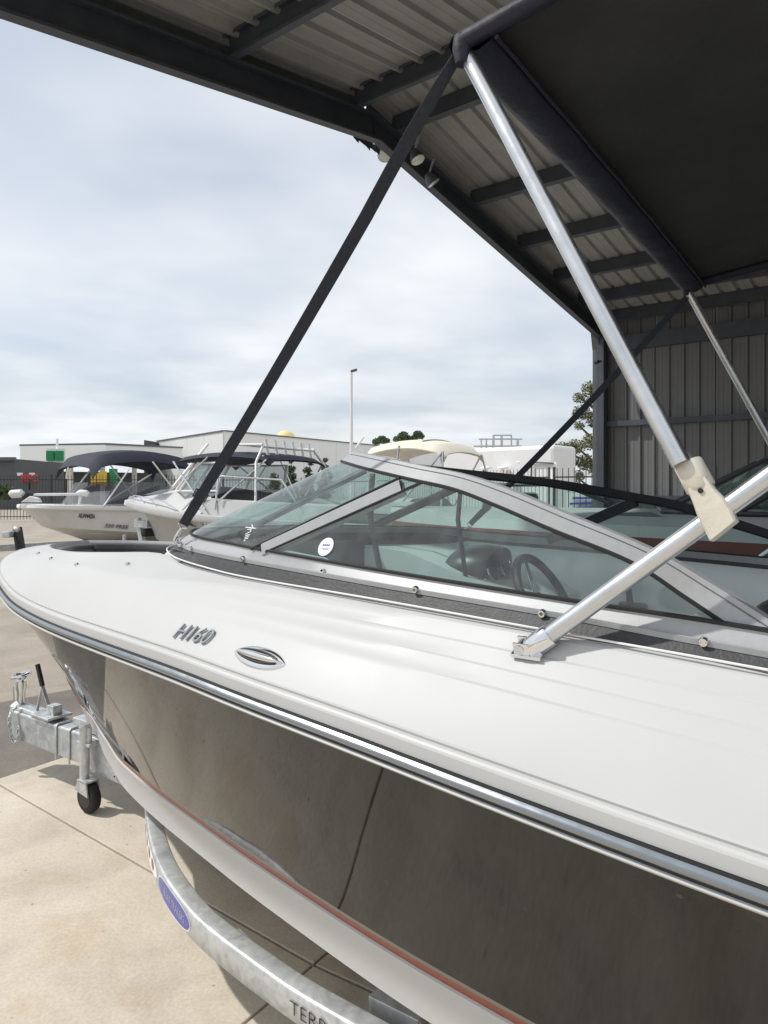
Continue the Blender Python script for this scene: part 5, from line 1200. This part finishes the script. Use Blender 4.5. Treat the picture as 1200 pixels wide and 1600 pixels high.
p = at(233, 721, 85.5); x = MB(); x.box(p, 1.1, .15, .55, (A - B).normalized()); x.build('sign_board', 'decal_white', dk_, smooth=False)
yd = thing('roof_dome', 'pale yellow dome peeping over the warehouse parapet', 'dome', at(445, 690, 112))
x = MB(); x.sphere(at(446, 684, 112), 1.5, 1.5, 1.15, 20, 12); x.build('shell', 'pale_yellow', yd)
x = MB(); x.box(at(446, 688, 112), 2.6, 1.5, .8); x.build('plinth', 'warehouse', yd, smooth=False)
# service station canopy
ss = thing('service_station_canopy', 'white petrol station canopy with green sign panels behind the aluminium boat', 'canopy', at(150, 790, 68))
A = at(97, 709, 66); B = at(228, 712, 80); D = (B - A).normalized(); x = MB(); x.bar(A, B, 9, 1.55); x.build('fascia', 'warehouse', ss, smooth=False)
x = MB(); x.bar(A + UPV * .86, B + UPV * .86, 9.2, .16); x.build('roof_edge', 'trim_steel', ss, smooth=False)
for px, Y in ((110, 69), (160, 72), (210, 77)):
    p = at(px, 765, Y); x = MB(); x.box(Vector((p.x, p.y, 2.0)), .4, .4, 4.0); x.build('column', 'warehouse', ss, smooth=False)
for px in (79, 93):
    p = at(px, 712, 62); x = MB(); x.box(p, .65, .3, .85); x.build('sign_panel', 'green', ss, smooth=False)
p = at(86, 712, 62); x = MB(); x.box(p + Vector((0, .2, 0)), 1.55, .2, 1.25); x.build('sign_back', 'decal_white', ss, smooth=False)
p = at(86, 712, 62); x = MB(); x.tube([Vector((p.x, p.y + .4, 0)), Vector((p.x, p.y + .4, at(87, 685, 62).z))], .11, 8); x.build('sign_mast', 'warehouse', ss)
p = at(123, 752, 55)
x = thing('shop_front', 'dark shop front below the petrol station canopy', 'shop', at(150, 770, 72))
m_ = MB(); A = at(62, 765, 72); B = at(240, 765, 80); m_.prism([Vector((A.x, A.y, 0)), Vector((B.x, B.y, 0)), Vector((B.x, B.y + 5, 0)), Vector((A.x, A.y + 5, 0))], (0, 0, 3.3)); m_.build('wall', 'dark_clad', x, smooth=False)
for k, px in enumerate((146, 155, 163)):
    p = at(px, 748, 60); m_ = MB(); m_.box(p, .42, .08, (1.15, .95, 1.25)[k]); tag(m_.build('yellow_sign', 'yellow'), ('leftmost', 'middle', 'rightmost')[k] + ' of the three yellow sign boards under the station canopy', 'sign', 'yellow sign boards'); 
gs = MB(); gs.box(at(177, 746, 61), .7, .1, 1.5); tag(gs.build('green_sign', 'green'), 'dark green sign board right of the yellow ones', 'sign')
kd = thing('food_shop', 'low charcoal building at the left edge behind the fence', 'building', at(5, 780, 52))
A = at(-60, 765, 52); B = at(23, 765, 52); m_ = MB(); m_.prism([Vector((A.x, A.y, 0)), Vector((B.x, B.y, 0)), Vector((B.x, B.y + 8, 0)), Vector((A.x, A.y + 8, 0))], (0, 0, at(0, 717, 52).z)); m_.build('wall', 'dark_clad', kd, smooth=False)
m_ = MB(); m_.bar(at(-60, 717, 51.9), at(24, 717, 51.9), .3, .25); m_.build('roof_edge', 'trim_steel', kd, smooth=False)
sg_ = thing('chicken_sign', 'red lettered sign standing behind the black fence at far left', 'sign', at(47, 775, 38))
m_ = MB(); m_.box(at(47, 758, 38.2), .95, .1, .5); m_.build('board', 'dark_clad', sg_, smooth=False)
text('letters', 'KFC', 'red', sg_, at(46, 747.5, 38.0), (1, 0, 0), (0, 0, 1), .52, .04, width=.88, bold=.02)
for px in (31, 50):
    m_ = MB(); m_.box(at(px, 741, 38.3), .28, .06, .16); m_.build('cap_panel', 'decal_white', sg_, smooth=False)
m_ = MB(); m_.bar(at(47, 765, 38.2) - UPV * 1.4, at(47, 755, 38.2), .1, .1); m_.build('leg', 'dark_clad', sg_, smooth=False)
# white motorhome behind the yard fence and the rooftop rail frame
mh_ = thing('motorhome', 'white boxy motorhome parked behind the far fence', 'motorhome', at(810, 790, 24))
A = at(690, 765, 26); B = at(866, 765, 23); zt = at(810, 699, 24.5).z; D = (B - A); Nn = Vector((-D.y, D.x, 0)).normalized() * 1.6
m_ = MB(); pl4 = [Vector((A.x, A.y, .5)), Vector((B.x, B.y, .5)), Vector((B.x, B.y, .5)) + Nn, Vector((A.x, A.y, .5)) + Nn]; m_.prism(pl4, (0, 0, zt - .5)); m_.build('body', 'white_paint', mh_, smooth=False, bevel=.12)
Dn = D.normalized(); Fn = Vector((Dn.y, -Dn.x, 0))
m_ = MB(); p = at(850, 738, 23.3) + Fn * .02; m_.box(p, .95, .06, .62, Dn, Fn); m_.build('hatch', 'warehouse', mh_, smooth=False, bevel=.02)
m_ = MB(); m_.bar(at(832, 722.5, 23.5) + Fn * .05, at(866, 724, 23.0) + Fn * .05, .06, .05); m_.bar(at(832, 722.5, 23.5) + Fn * .05, at(831, 748, 23.5) + Fn * .05, .05, .05); m_.build('hatch_trim', 'trim_steel', mh_, smooth=False)
for px in (766, 820, 792):
    m_ = MB(); p = at(px, 733 if px != 820 else 724, 24.2) + Fn * .25; m_.tube([p - UPV * .15, p, p + UPV * .02, p + UPV * .07, p + UPV * .09], [.05, .06, .20, .18, .06], 14); m_.build('vent', 'warehouse', mh_)
for sg in (.18, .82):
    wheel_mb(A.lerp(B, sg) * 1 + Vector((0, 0, .38 - A.lerp(B, sg).z)) + Nn * .1, Nn, .38, .24).build('wheel', 'tyre', mh_)
rf = thing('roof_rail_frame', 'thin galvanised guard rail frame standing on a roof beyond the motorhome', 'railing', at(780, 700, 40))
for px in (752, 760, 771, 784, 799, 809): poles(rf, [[at(px, 700, 40), at(px, 680 if px in (771, 784, 799) else 686, 40)]], .07 if px in (771, 784, 809) else .04, 'galvanised', 'post')
for y0, x0, x1 in ((686, 748, 816), (697, 740, 815), (680, 771, 800)): poles(rf, [[at(x0, y0, 40), at(x1, y0, 40)]], .045, 'galvanised', 'rail')
# light mast
lm = thing('light_mast', 'tall white floodlight mast rising behind the warehouse', 'lamp', Vector((at(549, 765, 58).x, 58, 0)))
p = at(549, 765, 58); m_ = MB(); m_.tube([Vector((p.x, p.y, 0)), Vector((p.x, p.y, at(549, 580, 58).z))], [.16, .11], 12); m_.build('mast', 'white_paint', lm)
m_ = MB(); m_.box(at(553, 579, 58), .55, .4, .18, (1, 0, .25)); m_.build('lamp_head', 'trim_steel', lm, smooth=False, bevel=.04)
# ---- black palisade fence
def fence(A, B, h_, label, sp=.14):
    D = B - A; L = D.length; Dn = D.normalized(); th = thing('palisade_fence', label, 'fence', A, 'black yard fence runs')
    n = int(L / 2.4)
    for k in range(n + 1):
        m_ = MB(); p = A + Dn * (L * k / n); m_.box(p + UPV * h_ / 2, .06, .06, h_ + .05, Dn); m_.build('post', 'fence_black', th, smooth=False)
    for z in (.2, h_ - .22):
        m_ = MB(); m_.bar(A + UPV * z, B + UPV * z, .035, .035); m_.build('rail', 'fence_black', th, smooth=False)
    m_ = MB()
    for k in range(int(L / sp)): m_.box(A + Dn * (k * sp + .07) + UPV * (h_ / 2 + .03), .017, .017, h_ - .06, Dn)
    m_.build('pickets', 'fence_black', th, smooth=False)['kind'] = 'stuff'
fence(Vector((-25.4, 31.4, 0)), Vector((-5.0, 33.5, 0)), 2.1, 'black palisade fence run behind the boats on the left')
fence(Vector((-4.9, 33.4, 0)), Vector((4.0, 17.2, 0)), 1.95, 'black palisade fence run behind the bowrider windscreen')
fence(Vector((4.1, 17.1, 0)), Vector((10.5, 13.0, 0)), 1.95, 'black palisade fence run beside the shed corner column')
# strip sign behind the right-hand fence
bn_ = thing('banner', 'white banner with blue stripes behind the fence beside the shed column', 'banner', at(915, 800, 19.5))
bs = MB(); bs.box(at(915, 785, 19.5), 1.0, .05, .5, (.9, -.4, 0)); bs.build('cloth', 'decal_white', bn_, smooth=False)
for k, (dz, ln_) in enumerate(((.12, .7), (-.02, .85), (-.14, .5))):
    bs = MB(); bs.box(at(915, 785, 19.43) + UPV * dz, ln_, .05, .05, (.9, -.4, .05 * k)); bs.build('stripe', 'blue', bn_, smooth=False)
# ================================================================== TREES
def leaf_cloud(blobs, n, size, m, name, th, flat=.8):
    vs_, fs_ = [], []; tot = sum(r[3] ** 2 for r in blobs)
    for (cx, cy, cz, r_) in blobs:
        for _ in range(int(n * r_ * r_ / tot)):
            dv = Vector((random.gauss(0, 1), random.gauss(0, 1), random.gauss(0, 1))).normalized() * (random.random() ** .45) * r_
            c = Vector((cx, cy, cz)) + Vector((dv.x, dv.y, dv.z * flat)); sz = size * random.uniform(.5, 1.3)
            e1 = Vector((random.gauss(0, 1), random.gauss(0, 1), random.gauss(0, .7))).normalized(); e2 = e1.cross(Vector((random.gauss(0, 1), random.gauss(0, 1), random.gauss(0, 1)))).normalized()
            k = len(vs_); vs_ += [c - e1 * sz, c + e2 * sz * .42, c + e1 * sz, c - e2 * sz * .42]; fs_.append((k, k + 1, k + 2, k + 3))
    me = bpy.data.meshes.new(name); me.from_pydata(vs_, [], fs_); me.materials.append(MAT[m]); o = bpy.data.objects.new(name, me); C.objects.link(o); return adopt(o, th)
def tree(name, label, base, top, blobs, n, size, m, tr=.14, group=None):
    th = thing(name, label, 'tree', base, group); t_ = MB(); hgt = top - base.z
    tp = [base + Vector((random.uniform(-.03, .03) * hgt * (i > 0), random.uniform(-.03, .03) * hgt, hgt * i / 5)) for i in range(6)]
    t_.tube(tp, [tr * (1 - i / 6.5) for i in range(6)], 10); tro = t_.build('trunk', 'bark', th)
    for (cx, cy, cz, r_) in blobs:
        l_ = MB(); st_ = min(tp, key=lambda p: abs(p.z - max(base.z + hgt * .3, cz - r_ * 1.2))); e = Vector((cx, cy, cz)); md = st_.lerp(e, .5) + Vector((random.uniform(-.1, .1), random.uniform(-.1, .1), .08)) * r_
        l_.tube([st_, md, e, e + (e - md) * .5], [tr * .42, tr * .28, tr * .14, tr * .05], 7); l_.build('limb', 'bark', tro)
    leaf_cloud(blobs, n, size, m, 'crown', th)
def bl(px, py, Y, r_px, k=1.0): p = at(px, py, Y); return (p.x, p.y, p.z, r_px * 1.12 * Y / F)
def gz(px, Y): return Vector(((px - 600) / F * Y, Y, 0))
Yt = 30
tree('gum_tree', 'olive leaved gum tree standing beside the shed corner column', gz(940, Yt), at(930, 610, Yt).z, [bl(922, 607, Yt, 13), bl(906, 622, Yt, 10), bl(932, 622, Yt, 14), bl(908, 645, Yt, 14), bl(930, 655, Yt, 15), bl(905, 665, Yt, 8), bl(878, 703, Yt, 14), bl(900, 698, Yt, 14), bl(925, 690, Yt, 16), bl(890, 722, Yt, 13), bl(915, 722, Yt, 15), bl(935, 735, Yt, 15), bl(950, 640, Yt, 20), bl(955, 690, Yt, 22), bl(900, 745, Yt, 12)], 9000, .065, 'leaf_olive', .2)
Yt = 120
tree('roof_tree', 'small dark bush above the warehouse roof, left of the pair', gz(595, Yt), at(595, 690, Yt).z, [bl(588, 690, Yt, 6), bl(597, 687, Yt, 7), bl(604, 689, Yt, 5)], 1600, .2, 'leaf_green', .2, 'trees above the warehouse roof')
tree('roof_tree', 'dark domed tree above the warehouse roof, middle of three', gz(630, Yt), at(630, 684, Yt).z, [bl(622, 687, Yt, 7), bl(630, 681, Yt, 8), bl(637, 686, Yt, 7)], 1900, .2, 'leaf_green', .2, 'trees above the warehouse roof')
tree('roof_tree', 'dark windswept tree above the warehouse roof, right of the pair', gz(650, Yt), at(650, 682, Yt).z, [bl(647, 685, Yt, 6), bl(653, 679, Yt, 7), bl(658, 682, Yt, 5)], 1700, .2, 'leaf_green', .2, 'trees above the warehouse roof')
Yt = 26
for i, (px, tp_y, lab) in enumerate(((428, 738, 'low rounded shrub left of the conifers by the warehouse'), (455, 717, 'tallest pointed shrub among those by the warehouse'), (482, 720, 'pointed shrub in the middle of the row by the warehouse'), (508, 715, 'slim pointed shrub next to the bowrider windscreen'))):
    bls = []
    for k in range(6):
        f_ = k / 5; bls.append(bl(px + random.uniform(-3, 3), tp_y + 4 + f_ * (776 - tp_y), Yt, 4 + 9 * f_ ** .8))
    tree('shrub', lab, gz(px, Yt), at(px, tp_y, Yt).z, bls, 3200, .05, 'leaf_green' if i else 'leaf_olive', .04, 'shrubs in front of the warehouse')
Yt = 170
for i in range(7):
    px = 24 + i * 9; lab = 'distant tree in the grove at far left, number %s from the left edge' % ('one', 'two', 'three', 'four', 'five', 'six', 'seven')[i]
    tree('distant_tree', lab, gz(px, Yt), at(px, 732, Yt).z, [bl(px, 735 + (i % 3) * 2, Yt, 8), bl(px + 4, 745, Yt, 8), bl(px - 4, 748, Yt, 9)], 420, .8, 'leaf_dark', .3, 'grove at far left')
p = gz(10, 24); leaf_cloud([bl(4, 770, 19, 14), bl(-14, 770, 19, 18)], 900, .09, 'leaf_green', 'hedge', None); tag(bpy.data.objects['hedge'], 'green hedge clump against the fence at the left edge', 'hedge')
